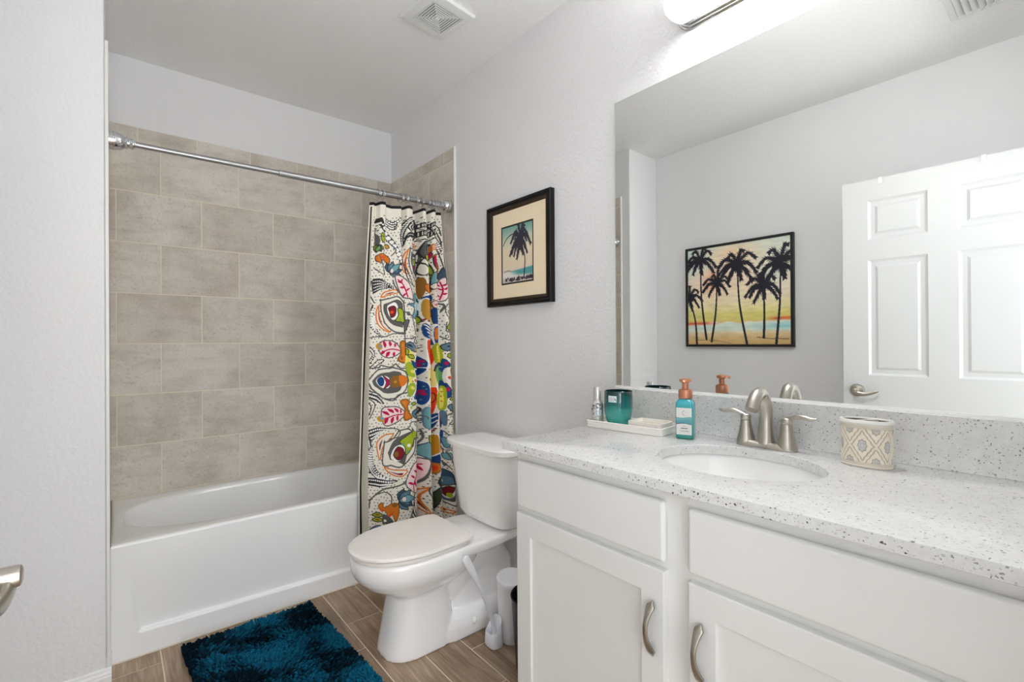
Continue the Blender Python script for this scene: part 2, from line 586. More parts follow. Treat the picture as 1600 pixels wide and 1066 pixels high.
# ------------------------------------------------------------------ open door, seen in the mirror
def build_door():
    hinge, free = Vector((-0.157, 0.040, 0)), Vector((-0.139, 0.874, 0))
    s_dir = (free - hinge).normalized(); W = 0.834
    n_dir = Vector((s_dir.y, -s_dir.x, 0))            # towards the mirror (+x)
    z0, z1, th = 0.012, 2.079, 0.035
    P = lambda s, z, d=0.0: hinge + s_dir * s + n_dir * d + Vector((0, 0, z))
    mb = MB()
    ss = [0.0, 0.115, 0.361, 0.473, 0.719, W]          # stile, panel, mid stile, panel, stile
    zs = [z0, 0.235, 0.80, 1.033, 1.650, 1.757, 1.969, z1]
    for i in range(5):
        for j in range(7):
            a, b, c, d = ss[i], ss[i + 1], zs[j], zs[j + 1]
            if i in (1, 3) and j in (1, 3, 5):
                rings = []
                for ins, dep in ((0, 0), (0.004, -0.004), (0.012, -0.009), (0.030, -0.009), (0.042, -0.003)):
                    rings.append([P(a + ins, c + ins, dep), P(b - ins, c + ins, dep), P(b - ins, d - ins, dep), P(a + ins, d - ins, dep)])
                mb.loft(rings, cap0=False, cap1=True)
            else:
                mb.add([P(a, c), P(b, c), P(b, d), P(a, d)], [(0, 1, 2, 3)])
    # edges and back
    q = [P(0, z0), P(W, z0), P(W, z1), P(0, z1), P(0, z0, -th), P(W, z0, -th), P(W, z1, -th), P(0, z1, -th)]
    mb.add(q, [(0, 4, 5, 1), (1, 5, 6, 2), (2, 6, 7, 3), (3, 7, 4, 0), (4, 7, 6, 5)])
    door = thing("door_1", tuple(hinge), "white six panel door standing open, seen in the mirror", "door")
    struct(door)
    finish("door_panel", mb, mat("white_door_paint", (224, 225, 225), 0.4), door)
    # lever set
    ls = W - 0.062; lz = 0.950
    C = P(ls, lz)
    R = Matrix((s_dir, Vector((0, 0, 1)), n_dir)).transposed().to_4x4()
    R = Matrix.Translation(C) @ R
    rose = MB().lathe([(0.0335, 0.0), (0.0335, 0.004), (0.030, 0.009), (0.018, 0.012), (0.0135, 0.014)], 40, R)
    handle = finish("door_handle", rose, M_NICKEL, door, smooth=40)
    neck = MB().lathe([(0.0128, 0.010), (0.0128, 0.052), (0.0118, 0.0555), (0.008, 0.057)], 32, R)
    finish("neck", neck, M_NICKEL, handle, smooth=40)
    # lever: from the neck back towards the hinge, a flat blade with a wave
    pts, rad = [], []
    for t in np.linspace(0, 1, 22):
        s = ls - 0.108 * t + 0.006
        z = lz - 0.008 - 0.010 * math.sin(t * PI * 1.25) + 0.004 * t
        d = 0.046 - 0.012 * t ** 2
        pts.append(P(s, z, d))
        w = interp_keys([(0, 0.014), (0.2, 0.0125), (0.5, 0.010), (0.85, 0.009), (1, 0.004)], t)[0]
        rad.append((0.0062 - 0.002 * t, w))
    finish("lever", MB().sweep(pts, rad, 20), M_NICKEL, handle, smooth=50)
    fp = MB().box(-0.002, 0.002, -0.028, 0.028, -0.0125, 0.0125)
    fp.v = [tuple(P(W + p[0], lz + p[1], -th / 2 + p[2])) for p in fp.v]
    finish("latch_plate", fp, M_NICKEL, door)
    # two over-the-door hooks
    for s, lab in ((W - 0.172, "small metal hook clip over the door top, the one above the handle side"),
                   (0.272, "small metal hook clip over the door top, the one farther from the handle")):
        h = MB()
        h.box(s - 0.008, s + 0.008, z1 - 0.030, z1 + 0.002, 0.0012, 0.0036)
        h.box(s - 0.008, s + 0.008, z1 + 0.0008, z1 + 0.0032, -th - 0.003, 0.0036)
        h.box(s - 0.008, s + 0.008, z1 - 0.05, z1 + 0.002, -th - 0.0036, -th - 0.0012)
        # the boxes above are (along the door, height, depth)
        h.v = [tuple(hinge + s_dir * q[0] + n_dir * q[2] + Vector((0, 0, q[1]))) for q in h.v]
        tag(finish("over_door_hook", h, M_NICKEL), lab, "hook", "hooks over the door")
build_door()

# ------------------------------------------------------------------ bathtub
def build_tub():
    tub = thing("bathtub", ((XA + XR) / 2, (YTUB + YB) / 2, 0), "white alcove bathtub with recessed apron under the grey tile", "bathtub")
    x0, x1, y0, y1 = XA + TT + 0.001, XR - TT - 0.001, YTUB, YB - TT - 0.001
    zr = ZTUB
    nseg = 96
    bx0, bx1, by0, by1 = x0 + 0.038, x1 - 0.10, y0 + 0.058, y1 - 0.052
    cx, cy = (bx0 + bx1) / 2, (by0 + by1) / 2
    def oval(scale_in, z, slope=0.0):
        """inside outline; the left end is a full round, the right end squarer"""
        r = []
        a, b = (bx1 - bx0) / 2 - scale_in, (by1 - by0) / 2 - scale_in
        for j in range(nseg):
            q = 2 * PI * j / nseg
            c, s = math.cos(q), math.sin(q)
            n_ = 3.6 if c > 0 else 2.7
            px = math.copysign(abs(c) ** (2 / n_), c) * a
            py = math.copysign(abs(s) ** (2 / n_), s) * b
            if px < 0:
                px *= (1 - slope)
            r.append(Vector((cx + px, cy + py, z)))
        return r
    def rect(ins, z):
        r = []
        for p in oval(0, z):
            d = Vector((p.x - cx, p.y - cy, 0))
            hx, hy = (x1 - x0) / 2 - ins, (y1 - y0) / 2 - ins
            ccx, ccy = (x0 + x1) / 2, (y0 + y1) / 2
            t = 1e9
            # ray from (cx,cy) to the rectangle
            if abs(d.x) > 1e-9:
                t = min(t, ((ccx + math.copysign(hx, d.x)) - cx) / d.x)
            if abs(d.y) > 1e-9:
                t = min(t, ((ccy + math.copysign(hy, d.y)) - cy) / d.y)
            r.append(Vector((cx + d.x * t, cy + d.y * t, z)))
        # snap the nearest points to the corners
        for qx in (x0 + ins, x1 - ins):
            for qy in (y0 + ins, y1 - ins):
                k = min(range(nseg), key=lambda i: (r[i].x - qx) ** 2 + (r[i].y - qy) ** 2)
                r[k] = Vector((qx, qy, z))
        return r
    rings = [rect(0.0, zr - 0.012), rect(0.0012, zr - 0.006), rect(0.005, zr - 0.0015), rect(0.012, zr),
             oval(-0.012, zr - 0.001), oval(-0.003, zr - 0.003), oval(0.005, zr - 0.011), oval(0.012, zr - 0.03),
             oval(0.022, zr - 0.10, 0.04), oval(0.036, zr - 0.22, 0.12), oval(0.055, zr - 0.30, 0.19), oval(0.085, zr - 0.335, 0.24), oval(0.14, zr - 0.345, 0.3)]
    finish("basin", MB().loft(rings, cap0=False, cap1=True), M_TUB, tub, smooth=50)
    # apron: flat border, panel sunk deeper towards its foot
    xs = sorted(set([x0, 0.02, 0.030] + list(np.linspace(0.036, 0.095, 14)) + list(np.linspace(0.12, 1.33, 20)) + list(np.linspace(1.36, 1.43, 14)) + [1.45, x1]))
    zs = sorted(set([0.004, 0.04, 0.06, 0.07] + list(np.linspace(0.078, 0.112, 15)) + list(np.linspace(0.125, 0.40, 14)) + [0.425, zr - 0.012]))
    def depth(x, z):
        pb = 0.097 - 0.022 * (x - 0.07) / 1.3
        k = np.clip((0.37 - z) / (0.37 - pb), 0, 1)
        full = 0.020 * k ** 1.15
        xl = 0.070 - 0.030 * np.clip((z - 0.10) / 0.2, 0, 1)
        dz = np.clip((z - pb + 0.004) / 0.009, 0, 1)
        dx = np.clip((x - xl) / 0.016, 0, 1) * np.clip((1.405 - x) / 0.016, 0, 1)
        sm = lambda t: t * t * (3 - 2 * t)
        return full * sm(dz) * sm(dx)
    mb = MB()
    nx, nz = len(xs), len(zs)
    vs = [(x, y0 + depth(x, z), z) for z in zs for x in xs]
    # roll the top of the apron back under the rim
    fs = [(j * nx + i, j * nx + i + 1, (j + 1) * nx + i + 1, (j + 1) * nx + i) for j in range(nz - 1) for i in range(nx - 1)]
    mb.add(vs, fs)
    back = [(x0, y0 + 0.03, 0.004), (x1, y0 + 0.03, 0.004), (x1, y0 + 0.03, zr - 0.012), (x0, y0 + 0.03, zr - 0.012)]
    mb.add(back, [(0, 1, 2, 3)])
    mb.add([(x0, y0, 0.004), (x1, y0, 0.004), (x1, y0 + 0.03, 0.004), (x0, y0 + 0.03, 0.004)], [(0, 1, 2, 3)])
    finish("apron", mb, M_TUB, tub, smooth=60)
    # caulk line at the floor
    finish("caulk_bead", MB().sweep([(x0, y0 - 0.001, 0.002), (x1, y0 - 0.001, 0.002)], (0.004, 0.004), 10), mat("caulk", (214, 205, 190), 0.6), tub, smooth=60)
    dr = MB().lathe([(0.034, 0.0), (0.034, 0.003), (0.028, 0.005), (0.01, 0.006)], 32, Matrix.Translation((1.22, cy, zr - 0.345)))
    finish("drain", dr, M_CHROME, tub, smooth=40)
build_tub()

# ------------------------------------------------------------------ shower rod and rings
ROD_Y, ROD_Z0, ROD_Z1 = 2.333, 1.988, 1.999
def rod_z(x):
    return ROD_Z0 + (ROD_Z1 - ROD_Z0) * (x - XA) / (XR - XA)
def build_rod():
    rod = thing("shower_curtain_rod", (XA + TT, ROD_Y, ROD_Z0), "chrome telescoping shower rod across the tub alcove", "shower rod")
    xa, xb = XA + TT + 0.001, XR - TT - 0.001
    finish("inner_tube", MB().sweep([(xa + 0.02, ROD_Y, rod_z(xa + .02)), (0.62, ROD_Y, rod_z(0.62))], (0.0112, 0.0112), 24), M_ROD, rod, smooth=60)
    finish("outer_tube", MB().sweep([(0.575, ROD_Y, rod_z(0.575)), (0.577, ROD_Y, rod_z(0.577)), (xb - 0.02, ROD_Y, rod_z(xb - .02))],
                                    [(0.0120, 0.0120), (0.0145, 0.0145), (0.0145, 0.0145)], 24), M_ROD, rod, smooth=40)
    prof = [(0.030, 0), (0.030, 0.003), (0.0285, 0.004), (0.0285, 0.010), (0.031, 0.012), (0.031, 0.014), (0.029, 0.016), (0.028, 0.026), (0.024, 0.036),
            (0.018, 0.042), (0.019, 0.044), (0.019, 0.050), (0.0165, 0.052), (0.0165, 0.058), (0.0175, 0.060), (0.0175, 0.065), (0.014, 0.067), (0.0135, 0.070)]
    RA = Matrix.Translation((xa, ROD_Y, rod_z(xa))) @ Matrix.Rotation(PI / 2, 4, 'Y')
    RB = Matrix.Translation((xb, ROD_Y, rod_z(xb))) @ Matrix.Rotation(-PI / 2, 4, 'Y')
    for Rm in (RA, RB):
        finish("flange", MB().lathe([(r_ * 1.16, h_ * 1.12) for r_, h_ in prof], 40, Rm), M_CHROME, rod, smooth=35)
build_rod()

RING_X = [1.052, 1.074, 1.176, 1.204, 1.273, 1.303, 1.344, 1.362, 1.381, 1.403]
ORD = ["first", "second", "third", "fourth", "fifth", "sixth", "seventh", "eighth", "ninth", "tenth"]
def build_rings():
    mb = MB()
    for dx in (-0.0035, 0.0035):
        ring = []
        for k in range(33):
            q = 2 * PI * k / 32
            ring.append((dx, 0.0240 * math.cos(q), -0.004 + 0.0240 * math.sin(q)))
        mb.sweep(ring, (0.0017, 0.0017), 8, up=Vector((1, 0, 0)))
    hook = [(0, 0, -0.028), (0, 0.004, -0.033), (0, 0.003, -0.040), (0, -0.003, -0.047), (0, -0.006, -0.042), (0, -0.004, -0.034)]
    mb.sweep(catmull(hook, n=6), (0.0014, 0.0014), 8, up=Vector((1, 0, 0)))
    me = bpy.data.meshes.new("curtain_ring")
    me.from_pydata([tuple(p) for p in mb.v], [], mb.f)
    me.polygons.foreach_set("use_smooth", [True] * len(me.polygons))
    me.materials.append(M_CHROME)
    first = bpy.data.objects.new("curtain_ring", me)
    for i, x in enumerate(RING_X):
        o = first if i == 0 else first.copy()
        COL.objects.link(o)
        o.location = (x, ROD_Y, rod_z(x))
        n = len(RING_X) - 1 - i
        o.rotation_euler = (random.uniform(-.1, .1), 0, random.uniform(-.25, .25))
        if i == 0:
            lab = "chrome curtain ring at the curtain's open edge, farthest from the right wall"
        elif n == 0:
            lab = "chrome curtain ring next to the flange on the right wall"
        else:
            lab = "chrome double curtain ring, %s one counted from the curtain's open edge" % ORD[i]
        tag(o, lab, "curtain ring", "shower curtain rings")
build_rings()
# ------------------------------------------------------------------ a small painter for printed cloth and pictures
class Canvas:
    """flat colours laid on a grid of points; X, Y are the pattern coordinates of every point"""
    def __init__(self, X, Y, bg):
        self.X, self.Y = X, Y
        self.C = np.empty(X.shape + (3,)); self.C[:] = bg
        self.x0, self.x1 = X.min(), X.max()
    def _rows(self, ylo, yhi):
        m = (self.Y >= ylo) & (self.Y <= yhi)
        r = np.where(m.any(axis=1))[0]
        return slice(r[0], r[-1] + 1) if len(r) else None
    def poly(self, pts, col, alpha=1.0):
        P = np.asarray(pts, float)
        sl = self._rows(P[:, 1].min(), P[:, 1].max())
        if sl is None: return
        X, Y = self.X[sl], self.Y[sl]
        inside = np.zeros(X.shape, bool)
        j = len(P) - 1
        for i in range(len(P)):
            xi, yi, xj, yj = P[i, 0], P[i, 1], P[j, 0], P[j, 1]
            if yi != yj:
                inside ^= ((yi > Y) != (yj > Y)) & (X < (xj - xi) * (Y - yi) / (yj - yi) + xi)
            j = i
        C = self.C[sl]
        C[inside] = C[inside] * (1 - alpha) + np.asarray(col) * alpha
    def blob(self, pts, col, line=None, w=0.8, n=6, alpha=1.0):
        q = catmull(pts, True, n)
        self.poly(q, col, alpha)
        if line is not None:
            self.path(np.vstack([q, q[:1]]), w, line)
    def path(self, P, w, col):
        P = np.asarray(P, float)
        h = w / 2
        sl = self._rows(P[:, 1].min() - h, P[:, 1].max() + h)
        if sl is None: return
        X, Y, C = self.X[sl], self.Y[sl], self.C[sl]
        hit = np.zeros(X.shape, bool)
        for (ax, ay), (bx, by) in zip(P[:-1], P[1:]):
            near = (X > min(ax, bx) - h) & (X < max(ax, bx) + h) & (Y > min(ay, by) - h) & (Y < max(ay, by) + h)
            if not near.any(): continue
            x, y = X[near], Y[near]
            dx, dy = bx - ax, by - ay
            t = np.clip(((x - ax) * dx + (y - ay) * dy) / (dx * dx + dy * dy + 1e-12), 0, 1)
            hit[near] |= (x - ax - t * dx) ** 2 + (y - ay - t * dy) ** 2 <= h * h
        C[hit] = col
    def line(self, pts, w, col, n=6):
        self.path(catmull(pts, False, n), w, col)
    def dot(self, x, y, r, col, ry=None, rot=0.0):
        ry = ry or r
        q = np.linspace(0, 2 * PI, 18, endpoint=False)
        c, s_ = math.cos(rot), math.sin(rot)
        self.poly(np.c_[x + r * np.cos(q) * c - ry * np.sin(q) * s_, y + r * np.cos(q) * s_ + ry * np.sin(q) * c], col)
    def dots(self, pts, step, r, col, n=8):
        q = catmull(pts, False, n)
        d = np.r_[0, np.cumsum(np.hypot(*np.diff(q, axis=0).T))]
        for t in np.arange(0, d[-1], step):
            self.dot(np.interp(t, d, q[:, 0]), np.interp(t, d, q[:, 1]), r, col)
    def flat(self):
        return np.concatenate([self.C.reshape(-1, 3), np.ones((self.C.shape[0] * self.C.shape[1], 1))], axis=1).astype(np.float32)

def grid_object(name, pos, colors, material, parent=None, attr="print", smooth=60):
    """pos: (rows, cols, 3) points, colors: (rows*cols, 4) per point"""
    ny, nx = pos.shape[:2]
    me = bpy.data.meshes.new(name)
    idx = np.arange(nx * ny).reshape(ny, nx)
    f = np.stack([idx[:-1, :-1], idx[:-1, 1:], idx[1:, 1:], idx[1:, :-1]], -1).reshape(-1, 4)
    me.vertices.add(nx * ny)
    me.vertices.foreach_set("co", pos.reshape(-1).astype(np.float32))
    me.loops.add(f.size); me.loops.foreach_set("vertex_index", f.reshape(-1).astype(np.int32))
    me.polygons.add(len(f))
    me.polygons.foreach_set("loop_start", (np.arange(len(f)) * 4).astype(np.int32))
    me.polygons.foreach_set("loop_total", np.full(len(f), 4, np.int32))
    me.update(calc_edges=True)
    a = me.color_attributes.new(attr, 'FLOAT_COLOR', 'POINT')
    a.data.foreach_set("color", colors.ravel())
    me.polygons.foreach_set("use_smooth", [True] * len(f))
    return finish_mesh(name, me, material, parent)

# ------------------------------------------------------------------ shower curtain
CREAM, INK, CHAR = lin((232, 227, 214)), lin((52, 52, 52)), lin((92, 92, 90))
CRIM, ORNG, RORG = lin((182, 26, 76)), lin((214, 118, 40)), lin((222, 74, 30))
LIME, TEAL, NAVY = lin((160, 176, 42)), lin((112, 160, 168)), lin((34, 70, 124))
SLATE, GOLD, YELL = lin((92, 122, 142)), lin((196, 142, 52)), lin((228, 216, 104))
PINK, MAROON, WHITE = lin((240, 216, 214)), lin((128, 34, 42)), lin((240, 238, 232))
BROWN, DKBL, GREEN = lin((140, 96, 40)), lin((62, 84, 104)), lin((112, 164, 96))

def paint_curtain(X, Y):
    cv = Canvas(X, Y, CREAM)
    def crop(oy):
        return lambda pts: [(560 + x / 6.66, oy + y / 6.66) for x, y in pts]
    def fns(oy):
        T = crop(oy)
        k = 1 / 6.66
        return (lambda p, c, l=None, w=7, n=6: cv.blob(T(p), c, l, w * k * 1.4, n),
                lambda p, w, c: cv.line(T(p), w * k * 1.35, c),
                lambda x, y, r, c, ry=None, rot=0: cv.dot(560 + x * k, oy + y * k, r * k, c, ry * k if ry else None, rot),
                lambda p, st, r, c: cv.dots(T(p), st * k, r * k, c))
    # scattered dots under everything
    pr = random.Random(3)
    for j in range(120):
        for i in range(34):
            x = 566 + i * 4.9 + (j % 2) * 2.4 + pr.uniform(-.7, .7); y = 332 + j * 4.7 + pr.uniform(-.7, .7)
            if pr.random() < 0.86:
                cv.dot(x, y, 0.85, INK)
    def sprig(f, pts, leaves, oval=None):
        B, L, D, S = f
        if oval: B(oval, PINK, CHAR, 8)
        L(pts, 9, CRIM)
        for (x, y, dx, dy, w) in leaves:
            n = math.hypot(dx, dy); px, py = -dy / n * w, dx / n * w
            B([(x, y), (x + dx * .4 + px, y + dy * .4 + py), (x + dx, y + dy), (x + dx * .55 - px * .6, y + dy * .55 - py * .6)], CRIM)
    def points(pts):
        """pulls every second point of an outline into a cusp"""
        return [q for i, p in enumerate(pts) for q in ([p, p, p] if i % 2 == 0 else [p])]
    def shield(f, outer, mid, inner):
        B, L, D, S = f
        B(points(outer), CREAM, CHAR, 10); B(points(mid), CHAR); B(inner, WHITE)
    def lotus(f, cx, cy, r, ang, cols):
        """an open flower of pointed petals, outlined"""
        for k, (da, ln) in enumerate(((-1.05, .85), (1.05, .85), (-.55, 1.0), (.55, 1.0), (0, 1.12))):
            a_ = ang + da
            ux, uy = math.cos(a_), math.sin(a_)
            tip = (cx + ux * r * ln, cy + uy * r * ln)
            f[0]([(cx, cy), (cx + ux * r * ln * .5 - uy * r * .26, cy + uy * r * ln * .5 + ux * r * .26), tip, tip, tip, (cx + ux * r * ln * .5 + uy * r * .26, cy + uy * r * ln * .5 - ux * r * .26)], cols[k % len(cols)], INK, 6)
            f[2](cx + ux * r * ln * .55, cy + uy * r * ln * .55, r * .10, cols[-1], r * .05, a_)
    def curl(f, cx, cy, r, a0, sgn, c=CHAR):
        """a tendril ending in a bead"""
        q = [(cx + r * (1 - t * .75) * math.cos(a0 + sgn * t * 5.2), cy + r * (1 - t * .75) * math.sin(a0 + sgn * t * 5.2)) for t in np.linspace(0, 1, 9)]
        f[1](q, 6, c); f[2](q[-1][0], q[-1][1], r * .26, c)
    def leafy(f, pts, c, vein=None):
        f[0](pts, c, INK if vein is None else vein, 6)
    def net(f, a, b, n, m, w=7):
        """a woven band between two edge curves"""
        qa, qb = catmull(a, False, 8), catmull(b, False, 8)
        f[0]([tuple(p) for p in a] + [tuple(p) for p in b[::-1]], INK)
        for q in (a, b): f[1](q, w, INK)
        rows = m + 1
        at = lambda q, t: np.array([np.interp(t * (len(q) - 1), np.arange(len(q)), q[:, i]) for i in (0, 1)])
        for i in range(n):
            t = (i + .5) / n
            p, q = at(qa, t), at(qb, t)
            stepv = min(np.hypot(*(at(qa, min(t + .5 / n, 1)) - at(qa, max(t - .5 / n, 0)))), np.hypot(*(q - p)) / rows)
            if stepv < 7: continue
            for r_ in range(rows):
                c = p + (q - p) * (r_ + .5) / rows
                f[2](c[0], c[1], stepv * .40, WHITE)
    def flame(f, pts, core):
        f[0](pts, CREAM, ORNG, 9); f[0](core, RORG if False else MAROON)
    # ---------------- top part
    f = fns(290); B, L, D, S = f
    cv.poly([(560, 300), (720, 300), (720, 338), (560, 338)], CREAM)
    net(f, [(170, 400), (215, 370), (250, 470), (330, 570), (390, 690), (420, 790)], [(200, 440), (232, 500), (300, 590), (350, 690), (385, 780), (410, 850)], 12, 0)
    net(f, [(258, 352), (340, 388), (425, 335)], [(268, 382), (340, 418), (420, 362)], 9, 0)
    L([(262, 410), (330, 440), (380, 420)], 7, INK); L([(270, 440), (340, 470), (372, 440)], 7, INK); L([(372, 410), (340, 470)], 7, INK)
    B([(590, 345), (500, 352), (435, 420), (405, 520), (415, 640), (440, 640), (470, 560), (590, 540)], CREAM, INK, 8)
    net(f, [(590, 350), (500, 356), (440, 420), (408, 520), (412, 640)], [(590, 385), (510, 392), (470, 440), (446, 520), (440, 610)], 20, 1)
    for cxv in (480, 510, 540, 570):
        L([(cxv + 22, 410), (cxv - 8, 455), (cxv + 22, 495)], 11, INK)
    net(f, [(470, 520), (520, 505), (590, 505)], [(450, 570), (520, 548), (590, 548)], 12, 0)
    for yb in (400, 440, 480, 530, 570):
        L([(590, yb), (690, yb + 10), (785, yb - 15)], 9, INK)
    for q in range(14):
        L([(595 + q * 14, 395), (595 + q * 14, 440)], 6, INK); L([(595 + q * 14, 480), (595 + q * 14, 530)], 6, INK)
    for q in range(9):
        B([(590 + q * 22, 450), (605 + q * 22, 462), (590 + q * 22, 474), (598 + q * 22, 462)], INK)
    L([(790, 400), (830, 440), (850, 520)], 8, INK); L([(790, 440), (820, 500), (850, 600), (850, 700)], 8, INK)
    net(f, [(800, 520), (830, 580), (860, 660)], [(790, 580), (815, 640), (840, 720)], 8, 1)
    flame(f, [(520, 628), (580, 600), (600, 640)], [(540, 622), (575, 612), (585, 628)])
    flame(f, [(475, 690), (435, 760), (425, 850), (440, 920), (478, 945), (455, 860), (455, 780)], [(450, 780), (442, 850), (456, 915), (450, 850)])
    shield(f, [(495, 680), (610, 668), (625, 800), (600, 1000), (545, 960), (495, 900), (478, 800)],
           [(505, 705), (600, 712), (612, 800), (600, 950), (530, 900), (500, 810)], [(550, 745), (598, 750), (605, 820), (590, 885), (545, 850), (533, 800)])
    leafy(f, [(550, 770), (590, 760), (602, 800), (570, 840)], LIME); leafy(f, [(545, 840), (600, 835), (600, 870), (565, 872)], CRIM)
    leafy(f, [(225, 520), (250, 560), (242, 620), (215, 600), (210, 550)], LIME)
    B([(175, 520), (205, 600), (190, 650), (165, 640)], CHAR); B([(160, 650), (210, 650), (215, 700), (165, 710)], LIME, CHAR, 8)
    leafy(f, [(250, 640), (285, 630), (298, 660), (265, 675)], GOLD)
    B([(175, 760), (240, 735), (300, 770), (290, 830), (230, 800), (220, 835), (180, 820), (168, 790)], ORNG, INK, 6)
    B([(215, 765), (250, 770), (225, 785)], RORG); D(230, 660, 10, WHITE)
    lotus(f, 300, 920, 118, -.75, [DKBL, SLATE, SLATE, DKBL, TEAL]); D(322, 900, 12, PINK, 22)
    lotus(f, 200, 655, 62, 1.9, [LIME, LIME, CHAR, LIME, GREEN])
    L([(150, 880), (200, 930), (250, 950), (245, 900), (200, 760)], 8, CHAR)
    net(f, [(145, 1000), (200, 1005), (260, 1020), (330, 1066)], [(145, 1060), (200, 1058), (260, 1062), (330, 1090)], 12, 1)
    B([(650, 600), (720, 620), (730, 720), (650, 780), (620, 700)], CHAR, INK, 8); B([(660, 640), (705, 650), (715, 710), (665, 730)], TEAL, INK, 6)
    B([(690, 700), (740, 720), (730, 770), (695, 760)], CRIM, INK, 5)
    leafy(f, [(650, 750), (700, 770), (745, 880), (750, 980), (700, 930), (665, 840)], LIME); L([(670, 790), (740, 950)], 7, INK)
    for q in range(4): L([(715, 650 + q * 18), (750, 632 + q * 18), (790, 650 + q * 18)], 8, ORNG)
    B([(750, 760), (800, 740), (815, 830), (790, 900), (760, 860)], CRIM, INK, 7); L([(740, 760), (790, 740), (830, 850), (820, 980)], 12, BROWN)
    B([(750, 940), (800, 930), (800, 1040), (745, 1060)], TEAL, INK, 6)
    B([(830, 980), (870, 860), (905, 930), (890, 990)], DKBL, INK, 6); B([(870, 640), (905, 620), (905, 690)], GOLD, INK, 5); B([(880, 740), (905, 730), (905, 810)], LIME, INK, 5)
    B([(640, 780), (690, 880), (650, 960), (615, 900)], CREAM, INK, 7); D(690, 960, 20, CHAR)
    L([(180, 470), (175, 560), (240, 560), (330, 640), (360, 690), (320, 740)], 9, CHAR)
    L([(430, 640), (420, 700), (470, 1000), (560, 1060)], 7, INK)
    L([(430, 830), (500, 1000), (540, 1066)], 9, CHAR); L([(620, 690), (600, 780), (680, 880), (690, 930)], 9, INK)
    L([(690, 380), (760, 560), (830, 700), (880, 900)], 7, INK)
    # ---------------- middle
    f = fns(440); B, L, D, S = f
    net(f, [(140, 10), (220, 20), (310, 70)], [(140, 150), (215, 110), (310, 72)], 12, 3)
    flame(f, [(215, 195), (250, 135), (340, 100), (372, 135), (300, 150)], [(250, 160), (300, 128), (350, 125), (295, 142)])
    sprig(f, [(375, 0), (430, 60), (470, 190)], [(420, 40, -50, -25, 16), (440, 90, -50, -10, 16), (460, 150, -45, 30, 14), (450, 120, 40, -20, 14), (400, 15, 25, -20, 12)],
          [(350, -40), (430, -20), (500, 80), (530, 200), (450, 200), (390, 130)])
    shield(f, [(212, 225), (360, 175), (430, 240), (440, 420), (435, 560), (340, 540), (250, 450), (215, 330)],
           [(240, 260), (360, 205), (420, 250), (425, 420), (420, 505), (330, 470), (270, 400), (240, 330)],
           [(280, 270), (345, 235), (375, 300), (365, 390), (325, 415), (285, 350)])
    leafy(f, [(290, 290), (330, 270), (355, 300), (345, 370), (310, 390), (300, 340)], MAROON); D(318, 335, 16, RORG)
    leafy(f, [(370, 300), (420, 320), (430, 400), (440, 470), (400, 440), (350, 430), (375, 370)], LIME); D(390, 410, 14, GREEN)
    B([(430, 440), (480, 430), (475, 480), (440, 550)], CHAR, INK, 5)
    flame(f, [(188, 285), (165, 370), (180, 470), (230, 520), (300, 540), (225, 480), (195, 380)], [(185, 350), (195, 440), (245, 510), (205, 440)])
    net(f, [(135, 270), (112, 400), (130, 520), (205, 605)], [(150, 420), (150, 480), (170, 540), (225, 603)], 12, 1)
    L([(440, 340), (520, 400), (560, 560)], 9, CHAR); L([(480, 380), (470, 360)], 12, CHAR); L([(560, 470), (610, 490), (620, 530), (590, 520)], 8, CHAR)
    L([(430, 620), (500, 625), (560, 590), (540, 650), (580, 660), (590, 630)], 9, CHAR)
    B([(465, 270), (540, 240), (545, 140), (600, 150), (625, 230), (625, 370), (560, 400), (525, 380), (545, 290)], TEAL, DKBL, 7)
    B([(560, 250), (610, 220), (625, 300), (580, 340)], lin((150, 200, 214)), WHITE, 9)
    leafy(f, [(560, 380), (620, 375), (640, 440), (590, 465)], LIME)
    sprig(f, [(215, 770), (300, 720), (390, 740)], [(250, 710, -10, -75, 22), (300, 690, -5, -55, 18), (340, 700, 5, -40, 14), (255, 745, -45, 40, 20), (300, 745, -40, 60, 20), (340, 750, -10, 50, 16), (220, 715, -20, -35, 12)],
          [(195, 690), (240, 640), (330, 640), (400, 740), (330, 800), (240, 805), (195, 760)])
    B([(160, 700), (190, 670), (225, 690), (220, 730), (180, 740)], GOLD, None); D(205, 705, 16, TEAL)
    B([(395, 660), (440, 650), (445, 740), (450, 860), (400, 860), (370, 830), (400, 770)], ORNG, BROWN, 12); D(420, 685, 12, GOLD, 20); D(408, 820, 14, BROWN, 20)
    net(f, [(105, 700), (150, 780), (110, 880)], [(105, 740), (130, 790), (105, 850)], 9, 0); L([(110, 920), (180, 850), (240, 845), (130, 940)], 7, INK)
    B([(445, 690), (500, 660), (560, 690), (575, 740), (510, 745)], SLATE, INK, 7); D(492, 698, 34, INK, 12, .3); D(560, 725, 16, GOLD)
    L([(590, 730), (660, 830), (668, 940)], 9, WHITE)
    B([(450, 770), (520, 760), (560, 850), (560, 1066), (450, 1066)], YELL); leafy(f, [(450, 730), (480, 750), (470, 790), (450, 790)], LIME)
    leafy(f, [(470, 800), (530, 790), (540, 820), (490, 830)], LIME); B([(450, 890), (500, 880), (550, 950), (540, 1010), (480, 1010), (455, 970)], LIME, GREEN, 6); D(505, 950, 28, GOLD, 20)
    B([(550, 830), (600, 770), (650, 830), (672, 890), (650, 960), (610, 1010), (570, 960)], NAVY, WHITE, 6)
    B([(500, 850), (560, 860), (600, 900), (540, 920)], NAVY)
    for a, b in ((600, 860), (630, 900), (590, 890), (610, 930), (640, 860), (580, 910), (620, 880), (600, 905)): D(a, b, 14, CRIM)
    for a, b in ((590, 830), (620, 840), (640, 930), (600, 960), (575, 860), (650, 890)): D(a, b, 5, TEAL)
    B([(520, 1066), (560, 1030), (590, 1060)], RORG, INK, 5); D(555, 1045, 12, ORNG)
